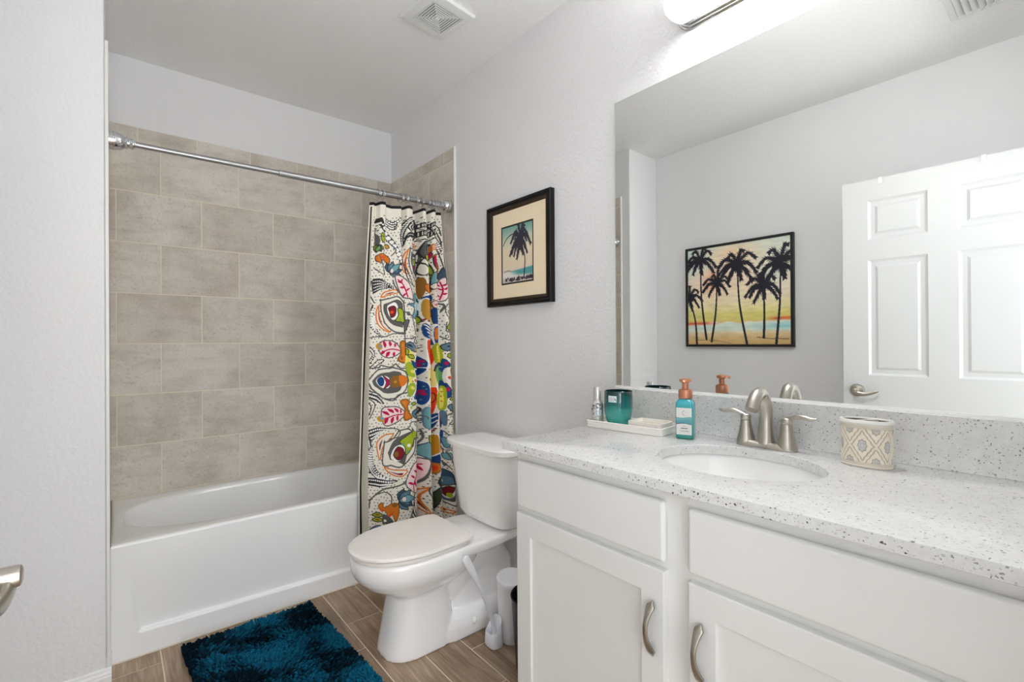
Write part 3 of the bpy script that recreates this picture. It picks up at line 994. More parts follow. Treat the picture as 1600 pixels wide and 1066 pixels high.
    L([(95, 930), (190, 925), (210, 900), (300, 905), (350, 880), (390, 920), (440, 930)], 10, CHAR)
    L([(110, 610), (240, 600), (330, 560), (440, 575)], 8, CHAR); L([(330, 0), (350, 70), (430, 190), (540, 212)], 10, CHAR)
    L([(440, 560), (440, 650)], 8, CHAR); L([(130, 20), (115, 150), (150, 250)], 7, INK)
    # narrow fold: a column of bright shapes
    B([(612, 0), (640, -20), (660, 60), (640, 190), (625, 180)], BROWN)
    B([(650, 60), (720, 60), (745, 120), (690, 150), (655, 120)], ORNG, BROWN, 8); D(690, 100, 14, RORG, 24)
    B([(640, 190), (740, 150), (745, 240), (660, 230)], NAVY)
    B([(638, 220), (700, 220), (752, 270), (755, 400), (690, 440), (642, 400)], lin((186, 136, 56)), WHITE, 7); B([(690, 270), (740, 260), (745, 360)], SLATE)
    cv.dots([(560 + 650 / 6.66, 440 + 425 / 6.66), (560 + 700 / 6.66, 440 + 460 / 6.66), (560 + 730 / 6.66, 440 + 520 / 6.66)], 4.2, 1.5, MAROON)
    B([(645, 470), (690, 500), (740, 580), (765, 690), (700, 640), (650, 600)], NAVY)
    for q in range(4): L([(650 + q * 8, 480 + q * 38), (700 + q * 10, 540 + q * 36), (745, 620 + q * 28)], 6, WHITE)
    B([(660, 650), (700, 630), (750, 700), (775, 830), (740, 935), (690, 900), (668, 800)], RORG, WHITE, 6)
    B([(690, 720), (740, 740), (745, 830), (700, 850)], ORNG, MAROON, 6); L([(700, 660), (740, 780), (720, 900)], 7, MAROON)
    B([(685, 920), (760, 935), (775, 1066), (680, 1066)], lin((236, 220, 140))); D(700, 1040, 22, MAROON, 14)
    B([(740, 60), (790, 40), (800, 80), (760, 110)], CREAM, INK, 7)
    B([(750, 240), (800, 235), (790, 300), (765, 310)], PINK, BROWN, 7); D(778, 272, 10, RORG)
    B([(756, 310), (800, 340), (835, 470), (765, 470)], NAVY, INK, 4); L([(760, 480), (835, 490)], 8, WHITE)
    B([(765, 510), (830, 500), (838, 620), (800, 680), (768, 670)], NAVY, WHITE, 6); B([(770, 530), (805, 520), (790, 580), (812, 610), (775, 640)], ORNG)
    B([(772, 700), (830, 680), (862, 760), (860, 900), (790, 880), (775, 800)], YELL, LIME, 16)
    for a, b in ((800, 760), (830, 780), (815, 820), (840, 840), (800, 850), (825, 735), (845, 880), (805, 790)): D(a, b, 9, ORNG)
    B([(780, 900), (862, 890), (868, 1066), (780, 1066)], NAVY, INK, 5); B([(785, 980), (830, 940), (850, 1066), (785, 1066)], GREEN)
    for px, py, pr_, pa, sg in ((480, 360, 26, 1.0, 1), (600, 520, 30, .3, -1), (590, 640, 34, 2.0, 1), (520, 600, 26, 3.0, -1), (620, 700, 26, .5, 1), (930, 330, 24, 1, 1), (900, 590, 24, 2, -1)):
        curl(f, px, py, pr_, pa, sg)
    # right edge
    sprig(f, [(850, 20), (870, 110), (850, 210)], [(860, 60, 60, -30, 14), (872, 100, 55, -30, 14), (862, 150, 50, -15, 14), (850, 70, -30, -30, 10), (866, 110, -35, -25, 10), (850, 180, -30, -25, 10)],
          [(825, 60), (860, -20), (935, -20), (945, 80), (910, 190), (850, 230), (815, 200)])
    L([(830, 250), (880, 270), (860, 330)], 14, CHAR); L([(940, 230), (890, 290), (900, 360), (930, 400)], 8, CHAR)
    leafy(f, [(940, 370), (975, 400), (970, 500), (930, 530), (905, 500), (930, 440)], LIME); L([(900, 450), (900, 540), (960, 540)], 10, CHAR)
    L([(855, 600), (910, 630), (975, 620), (980, 680), (930, 750)], 9, CHAR)
    B([(860, 700), (910, 665), (965, 660), (950, 720), (890, 748)], SLATE, INK, 7); D(920, 698, 20, INK, 9, -.3)
    B([(870, 840), (930, 870), (960, 900), (900, 930), (870, 1010)], NAVY, INK, 4); D(900, 880, 18, CRIM)
    leafy(f, [(910, 780), (960, 770), (970, 810), (920, 820)], LIME); B([(905, 960), (960, 880), (1000, 860), (1000, 980), (940, 1000)], LIME, INK, 6); D(960, 945, 22, BROWN, 9)
    B([(895, 1020), (930, 1000), (960, 1030), (930, 1050)], RORG, WHITE, 8)
    # ---------------- the centre medallion and below it the lower half
    f = fns(580); B, L, D, S = f
    shield(f, [(88, 130), (180, 20), (320, -20), (440, 30), (470, 130), (440, 230), (340, 300), (220, 300), (120, 210)],
           [(125, 130), (200, 55), (330, 15), (400, 40), (420, 130), (380, 230), (240, 250), (150, 190)], [(160, 130), (220, 75), (280, 80), (305, 140), (270, 195), (200, 190)])
    B([(168, 130), (205, 85), (240, 105), (235, 165), (200, 185)], NAVY); leafy(f, [(230, 70), (300, 130), (240, 205), (262, 135)], CRIM)
    B([(300, 80), (380, 60), (450, 90), (455, 140), (390, 185), (310, 185)], BROWN, CHAR, 8); B([(380, 70), (455, 90), (455, 150), (400, 180)], ORNG); D(345, 130, 14, GOLD)
    B([(470, 0), (530, 0), (540, 50), (480, 70)], LIME); B([(470, 190), (540, 150), (545, 220), (480, 300)], LIME, GREEN, 6); D(520, 200, 26, YELL, 18); D(520, 30, 26, YELL, 18)
    B([(550, 0), (660, 0), (640, 70), (600, 95), (560, 60)], NAVY, WHITE, 6); B([(560, 220), (610, 120), (670, 160), (690, 240), (680, 330), (640, 390), (590, 320), (530, 310)], NAVY, WHITE, 6)
    for a, b in ((610, 230), (640, 240), (620, 270), (590, 250), (650, 270), (600, 280)): D(a, b, 14, CRIM)
    for a, b in ((620, 170), (650, 190), (600, 300), (640, 330), (660, 220), (580, 210)): D(a, b, 5, TEAL)
    B([(530, 115), (555, 90), (585, 115), (555, 140)], ORNG, WHITE, 10)
    B([(680, 60), (775, 40), (780, 190), (690, 180)], lin((236, 222, 150))); B([(680, 105), (720, 90), (730, 115), (690, 130)], MAROON)
    B([(780, 0), (880, 0), (885, 180), (800, 200)], GREEN); B([(800, 170), (870, 130), (886, 200), (810, 240)], NAVY); B([(840, 0), (886, 0), (880, 50)], NAVY)
    B([(890, 0), (1020, 0), (1020, 140), (890, 160)], CREAM); B([(950, 0), (1015, 0), (1000, 60), (955, 50)], LIME, INK, 6); B([(960, 110), (1020, 100), (1030, 220), (980, 210)], LIME, INK, 6); D(975, 170, 22, BROWN, 9); D(960, 15, 22, BROWN, 9)
    B([(900, 95), (930, 70), (962, 95), (932, 118)], RORG, WHITE, 8); B([(890, 160), (930, 190), (985, 250), (900, 310)], NAVY, INK, 4); D(912, 220, 22, CRIM)
    net(f, [(75, 250), (170, 290), (235, 355)], [(90, 300), (150, 330), (205, 362)], 9, 0); L([(90, 310), (150, 380), (100, 520)], 7, INK); L([(75, 330), (115, 400), (90, 500)], 7, INK)
    sprig(f, [(230, 520), (320, 480), (415, 470)], [(290, 470, -75, -30, 22), (330, 450, -60, -45, 20), (370, 450, -35, -50, 18), (280, 500, -40, 70, 22), (330, 490, -25, 70, 20), (370, 480, -10, 55, 16), (395, 460, 0, -45, 12)],
          [(212, 430), (260, 390), (360, 390), (440, 460), (370, 540), (250, 585), (215, 500)])
    B([(165, 520), (195, 490), (240, 510), (235, 545), (190, 550)], GOLD); D(215, 515, 18, TEAL)
    B([(395, 340), (440, 320), (480, 350), (460, 400), (480, 470), (510, 510), (440, 535), (430, 470), (440, 420)], ORNG, BROWN, 12); D(430, 355, 14, GOLD)
    B([(510, 470), (560, 410), (630, 410), (630, 460), (560, 510)], SLATE, INK, 7); D(565, 460, 26, INK, 10, -.4); D(617, 428, 16, GOLD)
    leafy(f, [(500, 370), (540, 340), (560, 350), (530, 380)], LIME); B([(490, 400), (520, 390), (500, 430)], LIME)
    L([(500, 560), (560, 540), (620, 560), (655, 520), (640, 490)], 8, CHAR); L([(385, 640), (470, 620), (500, 560)], 8, CHAR)
    B([(650, 430), (695, 420), (700, 600), (655, 610)], TEAL, SLATE, 6); 
    B([(700, 230), (780, 200), (790, 300), (770, 470), (725, 500), (705, 400)], RORG, WHITE, 6); B([(715, 320), (765, 260), (775, 330), (735, 380)], ORNG, MAROON, 6)
    B([(710, 540), (785, 470), (790, 560), (730, 680)], NAVY); L([(715, 570), (785, 500)], 6, WHITE); L([(722, 620), (788, 545)], 6, WHITE)
    cv.dots([(560 + 725 / 6.66, 580 + 715 / 6.66), (560 + 765 / 6.66, 580 + 660 / 6.66), (560 + 785 / 6.66, 580 + 620 / 6.66)], 3.0, 1.3, MAROON)
    B([(722, 740), (790, 690), (815, 800), (812, 890), (735, 945)], lin((200, 140, 40)), WHITE, 7)
    B([(800, 270), (840, 220), (885, 210), (895, 400), (850, 445), (800, 420)], YELL, LIME, 16)
    for a, b in ((820, 310), (850, 280), (845, 330), (870, 350), (830, 370), (865, 300), (870, 250)): D(a, b, 9, ORNG)
    B([(800, 470), (860, 450), (882, 540), (870, 640), (820, 620)], NAVY, WHITE, 6); B([(805, 500), (835, 490), (830, 600), (860, 640), (810, 610)], ORNG)
    B([(810, 650), (885, 660), (870, 800), (825, 830)], NAVY); L([(808, 660), (900, 640)], 7, WHITE); B([(855, 460), (905, 460), (910, 590), (880, 590)], SLATE)
    B([(912, 400), (960, 365), (1030, 400), (1020, 440), (950, 440)], SLATE, INK, 7); D(985, 410, 20, INK, 9, .3)
    leafy(f, [(930, 320), (975, 290), (1015, 310), (960, 330)], LIME); L([(900, 500), (960, 460), (1030, 460), (1000, 520), (930, 580), (1050, 570)], 9, CHAR)
    B([(990, 590), (1050, 560), (1050, 640), (1000, 640)], LIME, CHAR, 8)
    net(f, [(250, 610), (160, 620), (75, 650)], [(180, 680), (130, 740), (75, 760)], 9, 2)
    net(f, [(75, 660), (110, 740), (120, 860), (130, 1066)], [(72, 760), (72, 860), (80, 960), (95, 1066)], 16, 1)
    flame(f, [(325, 675), (250, 680), (175, 760), (175, 850), (205, 940), (230, 810)], [(225, 730), (195, 790), (200, 850), (215, 780)])
    shield(f, [(245, 760), (320, 720), (380, 640), (470, 630), (560, 700), (545, 850), (470, 960), (400, 1015), (310, 990), (232, 980)],
           [(280, 860), (330, 740), (420, 680), (540, 660), (535, 800), (470, 880), (440, 1000), (380, 960), (300, 930)],
           [(310, 880), (350, 800), (430, 790), (440, 860), (390, 950), (320, 930)])
    leafy(f, [(335, 870), (370, 805), (425, 830), (430, 900), (385, 940), (345, 910)], MAROON); D(360, 880, 22, BROWN, 30)
    leafy(f, [(390, 750), (470, 690), (540, 650), (530, 760), (490, 860), (450, 890), (440, 810)], LIME); D(480, 800, 18, WHITE); D(425, 780, 16, GREEN); D(468, 860, 14, GREEN)
    B([(510, 610), (560, 650), (630, 615), (570, 730), (520, 700)], CHAR); B([(520, 660), (560, 640), (560, 700), (530, 710)], LIME)
    B([(610, 880), (650, 790), (700, 770), (720, 900), (720, 1000), (670, 930)], TEAL, DKBL, 7); leafy(f, [(680, 700), (720, 690), (715, 760), (685, 770)], LIME)
    L([(550, 900), (590, 830), (640, 800)], 8, CHAR); L([(640, 640), (650, 720), (630, 790)], 8, CHAR)
    B([(820, 830), (860, 810), (890, 880), (860, 905)], PINK, BROWN, 8); D(852, 858, 14, RORG)
    B([(870, 740), (910, 730), (940, 800), (900, 830)], TEAL, DKBL, 6); B([(880, 900), (950, 880), (960, 940), (900, 950)], TEAL, DKBL, 6)
    L([(890, 660), (940, 720), (1000, 860), (990, 950)], 8, CHAR)
    for px, py, pr_, pa, sg in ((560, 560, 26, 1.0, 1), (640, 520, 32, .3, -1), (640, 680, 30, 2.0, 1), (600, 800, 26, 3.0, -1), (960, 480, 28, .5, 1), (1000, 520, 24, 1, -1), (930, 700, 24, 2, -1)):
        curl(f, px, py, pr_, pa, sg)
    L([(90, 230), (190, 270), (220, 300), (330, 320), (370, 270), (460, 250)], 10, CHAR)
    L([(240, 610), (330, 610), (390, 640), (370, 700), (290, 720)], 9, CHAR)
    # ---------------- foot of the curtain
    f = fns(700); B, L, D, S = f
    net(f, [(130, 0), (130, 130), (190, 270), (375, 355)], [(95, 60), (100, 200), (140, 300), (210, 360)], 18, 2)
    net(f, [(95, 330), (220, 345), (375, 352)], [(95, 400), (200, 420), (300, 390)], 14, 1)
    flame(f, [(250, 215), (340, 240), (465, 255), (420, 310), (330, 290)], [(290, 250), (370, 275), (430, 278), (400, 300)])
    L([(110, 560), (250, 440), (440, 380), (540, 190), (690, 140), (690, 260), (640, 400), (555, 490), (540, 620), (500, 760)], 11, CHAR)
    sprig(f, [(545, 470), (545, 380), (610, 240), (650, 200)], [(540, 400, -65, -15, 18), (555, 330, -50, -20, 18), (590, 270, -50, -20, 18), (550, 350, 30, 70, 18), (600, 260, 20, 75, 18), (630, 210, 25, 60, 16), (610, 220, -35, -20, 12)],
          [(455, 390), (530, 200), (600, 150), (690, 150), (685, 260), (640, 390), (555, 480)])
    L([(110, 640), (120, 560), (180, 500), (270, 470), (320, 510), (320, 590)], 9, CHAR)
    lotus(f, 392, 560, 150, -.18, [DKBL, SLATE, SLATE, DKBL, TEAL]); D(440, 545, 18, PINK, 22)
    B([(195, 610), (240, 585), (250, 630), (320, 590), (380, 590), (390, 680), (360, 770), (330, 700), (290, 730), (270, 670), (215, 660)], ORNG, BROWN, 7)
    B([(210, 655), (260, 660), (230, 675)], RORG); B([(290, 710), (340, 670), (310, 725)], RORG); D(350, 600, 26, BROWN)
    for px, py in ((185, 710), (185, 760)): B([(px - 50, py), (px, py - 25), (px + 55, py), (px, py + 25)], LIME, INK, 7); D(185, 710, 22, BROWN, 10); D(185, 762, 22, BROWN, 10)
    B([(240, 700), (300, 720), (340, 780), (240, 800)], CHAR); D(262, 765, 14, WHITE)
    B([(250, 830), (265, 780), (285, 840)], LIME, INK, 6); B([(295, 820), (320, 770), (330, 820)], LIME, INK, 6)
    B([(105, 880), (150, 830), (220, 820), (210, 880), (120, 930)], SLATE, INK, 6); D(160, 880, 30, ORNG, 16)
    flame(f, [(685, 430), (610, 520), (610, 600), (650, 670), (705, 700), (660, 610), (650, 530)], [(630, 540), (640, 610), (685, 680), (645, 590)])
    net(f, [(550, 580), (560, 660), (610, 740)], [(520, 740), (540, 750), (590, 760)], 9, 1)
    L([(700, 420), (690, 480), (740, 570), (750, 680)], 10, CHAR)
    B([(740, 180), (790, 175), (825, 240), (800, 290), (750, 290)], ORNG, BROWN, 8); D(785, 240, 20, RORG, 28)
    B([(735, 130), (815, 100), (825, 190), (750, 170)], NAVY); L([(735, 150), (815, 80)], 8, WHITE)
    B([(820, 340), (870, 260), (960, 290), (1000, 380), (1010, 470), (860, 470), (810, 400)], DKBL, INK, 8); B([(850, 360), (950, 330), (980, 400), (880, 430)], SLATE); D(878, 382, 14, WHITE, 20)
    B([(760, 560), (820, 440), (835, 520), (800, 640), (765, 690)], lin((64, 74, 52)), INK, 6)
    shield(f, [(835, 460), (1000, 400), (1025, 520), (1020, 620), (900, 600), (845, 540)], [(850, 470), (990, 420), (1005, 520), (990, 580), (900, 580), (860, 530)], [(880, 500), (940, 425), (995, 440), (985, 520), (920, 555)])
    leafy(f, [(885, 490), (930, 430), (990, 440), (960, 500), (920, 535)], MAROON); D(945, 520, 26, LIME)
    flame(f, [(830, 640), (900, 670), (1000, 680), (940, 705), (850, 690)], [(860, 665), (930, 685), (880, 690)])
    L([(820, 0), (900, 60), (960, 160), (1010, 280), (1020, 400)], 9, CHAR); L([(960, 60), (1000, 120), (1000, 200)], 8, CHAR)
    B([(880, 180), (920, 200), (900, 230)], CHAR); L([(830, 140), (880, 180), (960, 250)], 8, CHAR)
    return cv

def build_curtain():
    cur = thing("shower_curtain", (1.22, 2.30, 0.13), "cream shower curtain with a multicoloured medallion and leaf print, drawn to the right", "shower curtain")
    nx, ny = 340, 1100
    u = np.linspace(0, 1, nx)[None, :].repeat(ny, 0)
    v = np.linspace(0, 1, ny)[:, None].repeat(nx, 1)
    # fold depth, positive towards the room
    keys = np.array([1, 1.55]) * np.array([(0, -.022), (.015, -.022), (.035, -.006), (.06, .002), (.12, .005), (.22, .001), (.33, .010), (.46, .013), (.54, .004), (.58, -.014), (.605, -.040),
                     (.625, -.012), (.645, .016), (.67, .026), (.695, .016), (.72, -.012), (.738, -.030), (.758, -.006), (.785, .012), (.815, .002), (.845, -.022), (.87, -.016), (.91, .004), (.95, .006), (.985, -.006), (1, -.018)])
    uf = np.linspace(0, 1, 2000)
    F0 = np.interp(uf, keys[:, 0], keys[:, 1])
    ker = np.hanning(61); ker /= ker.sum()
    F0 = np.convolve(np.pad(F0, 30, mode='edge'), ker, 'valid')
    F = np.interp(u + 0.006 * np.sin(v * 7.0 + u * 4), uf, F0)
    # pleats gathered by the rings fade out below
    tk = np.array([(0, 0.0), (.04, .002), (.085, -.014), (.10, .012), (.16, .016), (.185, .0), (.30, .002), (.37, .006), (.395, -.018), (.43, .012), (.50, .014), (.53, -.02), (.58, -.022), (.61, -.01), (.635, .012), (.68, .010), (.71, -.022), (.75, .018), (.81, .014), (.835, -.008), (.92, .0), (.95, -.03), (1, -.034)])
    T0 = 1.7 * np.convolve(np.pad(np.interp(uf, tk[:, 0], tk[:, 1]), 30, mode='edge'), ker, 'valid')
    wtop = np.exp(-(v / 0.16) ** 2)
    F = F * (1 - 0.75 * wtop) + np.interp(u, uf, T0) * wtop + 0.003 * np.sin(u * 21 + v * 5) * v
    xl = 1.002 - 0.052 * np.clip(v / 0.8, 0, 1) ** 0.9
    xr = 1.452 + 0.008 * v
    x = xl + (xr - xl) * u
    ybase = 2.322 + 0.012 * v * (1 - u) - 0.112 * u * v ** 0.8
    y = np.minimum(ybase - F, 2.376)
    ztop = 1.937 + 0.016 * u + 0.006 * np.interp(u, [0, .1, .13, .25, .4, .46, .56, .65, .72, .78, .9, 1], [0, .6, .8, -.8, 0, .8, -1.4, .6, -1, .8, 0, -1])
    z = ztop - v * (ztop - 0.13)
    # pattern coordinates
    X = (579 - 13.5 * np.clip(v / 0.62, 0, 1) ** 0.9) * (1 - u) + (697 + 22 * v ** 0.9) * u
    Y = (318 + 14 * u) + (ztop - z) * (310 - 26 * u)
    cv = paint_curtain(X, Y)
    C = cv.C
    edge = np.clip((v - 0.02) * 100, 0, 1)
    C[(u < 0.030 + 0.045 * v) & (v > 0.012)] = lin((196, 190, 176))
    C[(u < 0.026) & (v > 0.012)] = lin((24, 22, 22))
    C[(u < 0.012)] = lin((226, 220, 206))
    C[(u > 0.965) & (v < 0.2)] = lin((236, 231, 220)); C[(u > 0.945) & (u < 0.968) & (v < 0.22)] = CHAR
    C[v < 0.0085] = lin((38, 38, 38))
    pos = np.stack([x, y, z], -1)
    fab = attr_mat("printed_cotton", "print", 0.85, 0.15, bump=(900, 0.12, 0.0006))
    o = grid_object("fabric", pos, cv.flat(), fab, cur)
    s = o.modifiers.new("thickness", 'SOLIDIFY'); s.thickness = 0.0012; s.offset = 0
build_curtain()
# ------------------------------------------------------------------ toilet
TC = 1.775                                   # centre line of the toilet
def egg(xf, xb, hw, z, xm=0.93, nf=2.15, nb=2.6, n=64, taper=0.0, cy=TC):
    r = []
    for j in range(n):
        q = 2 * PI * j / n
        c, s = math.cos(q), math.sin(q)
        e = nf if c > 0 else nb
        cx = abs(c) ** (2 / e); sy = math.copysign(abs(s) ** (2 / e), s)
        x = xm - (xm - xf) * cx if c > 0 else xm + (xb - xm) * cx
        k = 1 - taper * (max(0, x - xm) / (xb - xm)) ** 2
        r.append(Vector((x, cy + hw * sy * k, z)))
    return r

def build_toilet():
    t = thing("toilet", (1.05, TC, 0), "white two piece toilet with closed lid, standing between the tub and the vanity", "toilet")
    mb = MB()
    # bowl
    mb.loft([egg(.860, 1.10, .080, .215), egg(.826, 1.13, .104, .238), egg(.782, 1.17, .130, .262), egg(.736, 1.20, .155, .290), egg(.708, 1.22, .171, .318),
             egg(.695, 1.23, .179, .342), egg(.690, 1.235, .181, .365), egg(.690, 1.235, .181, .390), egg(.697, 1.23, .175, .399)])
    # pedestal
    mb.loft([egg(.797, 1.10, .113, 0, .93, 2.5, 4), egg(.800, 1.10, .113, .02, .93, 2.5, 4), egg(.815, 1.09, .109, .09, .93, 2.5, 4), egg(.830, 1.08, .105, .17, .93, 2.4, 4), egg(.845, 1.07, .098, .25, .93, 2.2, 3)])
    # deck under the tank
    dk = [(1.10, .168), (1.20, .172), (1.27, .168), (1.33, .150), (1.40, .142), (1.452, .140)]
    rings = []
    for x, h in dk:
        zz = [(-1, .366), (-.94, .352), (-.6, .340), (.6, .340), (.94, .352), (1, .366), (1, .390), (.97, .398), (-.97, .398), (-1, .390)]
        rings.append([Vector((x, TC + a * h, z)) for a, z in zz])
    mb.loft(rings)
    # trapway
    path = [(1.00, .16), (1.08, .20), (1.17, .255), (1.25, .280), (1.32, .262), (1.365, .20), (1.372, .11), (1.36, .0)]
    mb.sweep([(x, TC, z) for x, z in path], [(.085, .07), (.094, .078), (.096, .078), (.094, .074), (.090, .072), (.082, .062), (.078, .058), (.085, .06)], 28, up=Vector((0, 1, 0)))
    # web joining trapway and deck, and the foot
    mb.loft([egg(1.06, 1.40, .075, .10, 1.2, 3, 3), egg(1.08, 1.40, .06, .36, 1.2, 3, 3)])
    mb.loft([egg(1.0, 1.385, .121, 0, 1.18, 4, 3.5), egg(1.0, 1.385, .121, .055, 1.18, 4, 3.5), egg(1.02, 1.375, .108, .085, 1.18, 4, 3.5), egg(1.05, 1.36, .075, .105, 1.18, 4, 3)])
    o = finish("bowl", mb, M_CHINA, t)
    rm = o.modifiers.new("fuse", 'REMESH'); rm.mode = 'VOXEL'; rm.voxel_size = 0.0055
    sm = o.modifiers.new("soft", 'SMOOTH'); sm.iterations = 7; sm.factor = 0.5
    bake(o)
    o.data.polygons.foreach_set("use_smooth", [True] * len(o.data.polygons))
    for side in (-1, 1):
        cap = MB().lathe([(.014, 0), (.014, .006), (.012, .011), (.007, .015), (.002, .0165)], 24, Matrix.Translation((1.16, TC + side * .112, .055)) @ Matrix.Rotation(-side * PI / 2 * .75, 4, 'X'))
        finish("bolt_cap", cap, M_CHINA, t, smooth=60)
    # seat and lid
    seat = [egg(.698, 1.126, .168, .4005, taper=.10, nb=12), egg(.695, 1.128, .171, .404, taper=.10, nb=12), egg(.695, 1.128, .171, .4145, taper=.10, nb=12), egg(.701, 1.124, .165, .4175, taper=.10, nb=12)]
    finish("seat", MB().loft(seat), M_SEAT, t, smooth=40)
    lid = [egg(.690, 1.131, .176, .4205, taper=.09, nb=16), egg(.683, 1.136, .183, .4235, taper=.09, nb=16), egg(.683, 1.136, .183, .4315, taper=.09, nb=16), egg(.686, 1.135, .181, .4345, taper=.09, nb=16),
           egg(.70, 1.13, .17, .4362, taper=.09, nb=16), egg(.78, 1.06, .11, .4378, taper=.12, nb=6), egg(.88, .98, .04, .438, taper=.12, nb=3)]
    finish("lid", MB().loft(lid), M_SEAT, t, smooth=40)
    for side in (-1, 1):
        finish("hinge", MB().box(1.128, 1.158, TC + side * .075 - .022, TC + side * .075 + .022, .399, .424), M_SEAT, t, bevel=.006, segs=3)
    # tank
    def tk(xf, hw, z, bow=.016, n=72, xb=1.452):
        r = []
        xc, hx = (xf + xb) / 2, (xb - xf) / 2
        for j in range(n):
            q = 2 * PI * j / n
            c, s = math.cos(q), math.sin(q)
            e = 7.0
            m = (abs(c) ** e + abs(s) ** e) ** (-1 / e)
            px, py = c * m, s * m
            # cut the front corners
            if px > 0:
                ex, ey = 1 - px, 1 - abs(py)
                k = 1 - (ex / .40 + ey / .15)
                if k > 0:
                    px -= k * .20; py -= math.copysign(k * .075, py)
            x = xc - px * hx - (bow * (1 - py * py) if px > 0.3 else 0)
            r.append(Vector((x, TC + .003 + py * hw, z)))
        return r
    tank = [tk(1.300, .150, .402, .006), tk(1.285, .168, .412, .010), tk(1.272, .184, .440), tk(1.262, .200, .55), tk(1.252, .214, .66), tk(1.248, .222, .737)]
    finish("tank", MB().loft(tank), M_CHINA, t, smooth=28)
    lidr = [tk(1.238, .230, .7385, .018, xb=1.462), tk(1.230, .238, .743, .018, xb=1.466), tk(1.229, .239, .761, .018, xb=1.467), tk(1.233, .236, .767, .018, xb=1.465), tk(1.242, .229, .7695, .017, xb=1.46), tk(1.30, .17, .7705, .0, xb=1.41)]
    finish("tank_lid", MB().loft(lidr), M_CHINA, t, smooth=28)
    # trip lever on the tub side of the tank
    lv = MB().lathe([(.013, 0), (.013, .006), (.010, .012), (.006, .014)], 24, Matrix.Translation((1.31, TC + .212, .703)) @ Matrix.Rotation(-PI / 2, 4, 'X'))
    pts = [(1.31, TC + .226, .703), (1.285, TC + .232, .702), (1.255, TC + .233, .698), (1.235, TC + .230, .694)]
    lv.sweep(catmull(pts, n=5), (.0042, .0075), 14)
    finish("flush_lever", lv, M_CHROME, t, smooth=50)
    mk = MB().box(1.2385, 1.2405, TC + .068, TC + .073, .693, .704)
    o = finish("tank_mark", mk, M_DARK, t)
    # water supply line behind
    sp = catmull([(1.480, 1.905, .16), (1.455, 1.905, .16), (1.44, 1.90, .20), (1.41, 1.87, .34), (1.40, 1.86, .41)], n=8)
    w = MB().sweep(sp, (.005, .005), 10)
    w.lathe([(.02, 0), (.02, .004), (.012, .008), (.012, .03)], 20, Matrix.Translation((1.494, 1.905, .16)) @ Matrix.Rotation(-PI / 2, 4, 'Y'))
    finish("water_supply", w, M_CHROME, t, smooth=50)
build_toilet()

# ------------------------------------------------------------------ toilet brush, canister, waste bin
def build_brush():
    cx, cy = 1.180, 1.548
    hx, hy = .030, .036
    def rr(z, ins, slant=0.0):
        r = []
        for j in range(48):
            q = 2 * PI * j / 48
            c, s = math.cos(q), math.sin(q)
            m = (abs(c) ** 3.2 + abs(s) ** 3.2) ** (-1 / 3.2)
            x, y = c * m * (hx - ins), s * m * (hy - ins)
            k = (x / hx + 1) / 2
            r.append(Vector((cx + x, cy + y, z + slant * k ** 1.6)))
        return r
    h = MB().loft([rr(0.0, .002), rr(0.003, 0), rr(.030, .001, .02), rr(.052, .003, .062), rr(.0535, .0045, .063), rr(.051, .006, .061), rr(.02, .007, .01), rr(.008, .009)])
    tag(finish("brush_holder", h, M_WPLAST, smooth=60), "white plastic toilet brush holder on the floor beside the toilet", "brush holder")
    b = thing("toilet_brush", (cx, cy, .012), "white long handled toilet brush leaning in its holder beside the toilet", "toilet brush")
    pts = catmull([(1.188, cy, .035), (1.176, cy, .09), (1.150, cy + .004, .17), (1.122, cy + .010, .245), (1.090, cy + .016, .315), (1.068, cy + .020, .358), (1.055, cy + .022, .385)], n=8)
    ks = np.linspace(0, 1, len(pts))
    rad = [tuple(interp_keys([(0, (.0075, .0075)), (.35, (.008, .007)), (.52, (.0095, .0075)), (.60, (.012, .008)), (.8, (.0165, .009)), (.93, (.0150, .008)), (1, (.005, .004))], k)) for k in ks]
    finish("handle", MB().sweep(pts, rad, 20, up=Vector((0, 1, 0))), M_WPLAST, b, smooth=60)
    head = MB().lathe([(.006, .0), (.012, .003), (.014, .010), (.014, .022), (.010, .030), (.006, .034)], 24, Matrix.Translation((1.183, cy, .0105)))
    finish("brush_head", head, M_WPLAST, b, smooth=60)
build_brush()

def build_canister():
    c = thing("storage_canister", (1.272, 1.548, 0), "tall white plastic canister with an oval lid, behind the black bin", "canister")
    M = Matrix.Translation((1.272, 1.548, 0)) @ Matrix.Rotation(math.radians(51), 4, 'Z') @ Matrix.Diagonal((1.36, 1.0, 1, 1))
    finish("body", MB().lathe([(.049, 0), (.051, .003), (.0555, .12), (.0585, .228), (.0585, .231)], 56, M), M_WPLAST, c, smooth=40)
    finish("lid", MB().lathe([(.059, .2315), (.061, .233), (.061, .242), (.0585, .2465), (.050, .2485), (.047, .2475), (.02, .2495), (.001, .250)], 56, M), M_WPLAST, c, smooth=40)
build_canister()

def build_bin():
    M = Matrix.Translation((1.235, 1.332, 0))
    prof = [(.088, 0), (.092, .004), (.108, .262), (.111, .266), (.111, .270), (.108, .272), (.105, .268), (.090, .012), (.02, .010)]
    o = finish("waste_bin", MB().lathe(prof, 64, M), M_BLACK, smooth=40)
    tag(o, "black round waste bin tucked between vanity and toilet", "waste bin")
build_bin()

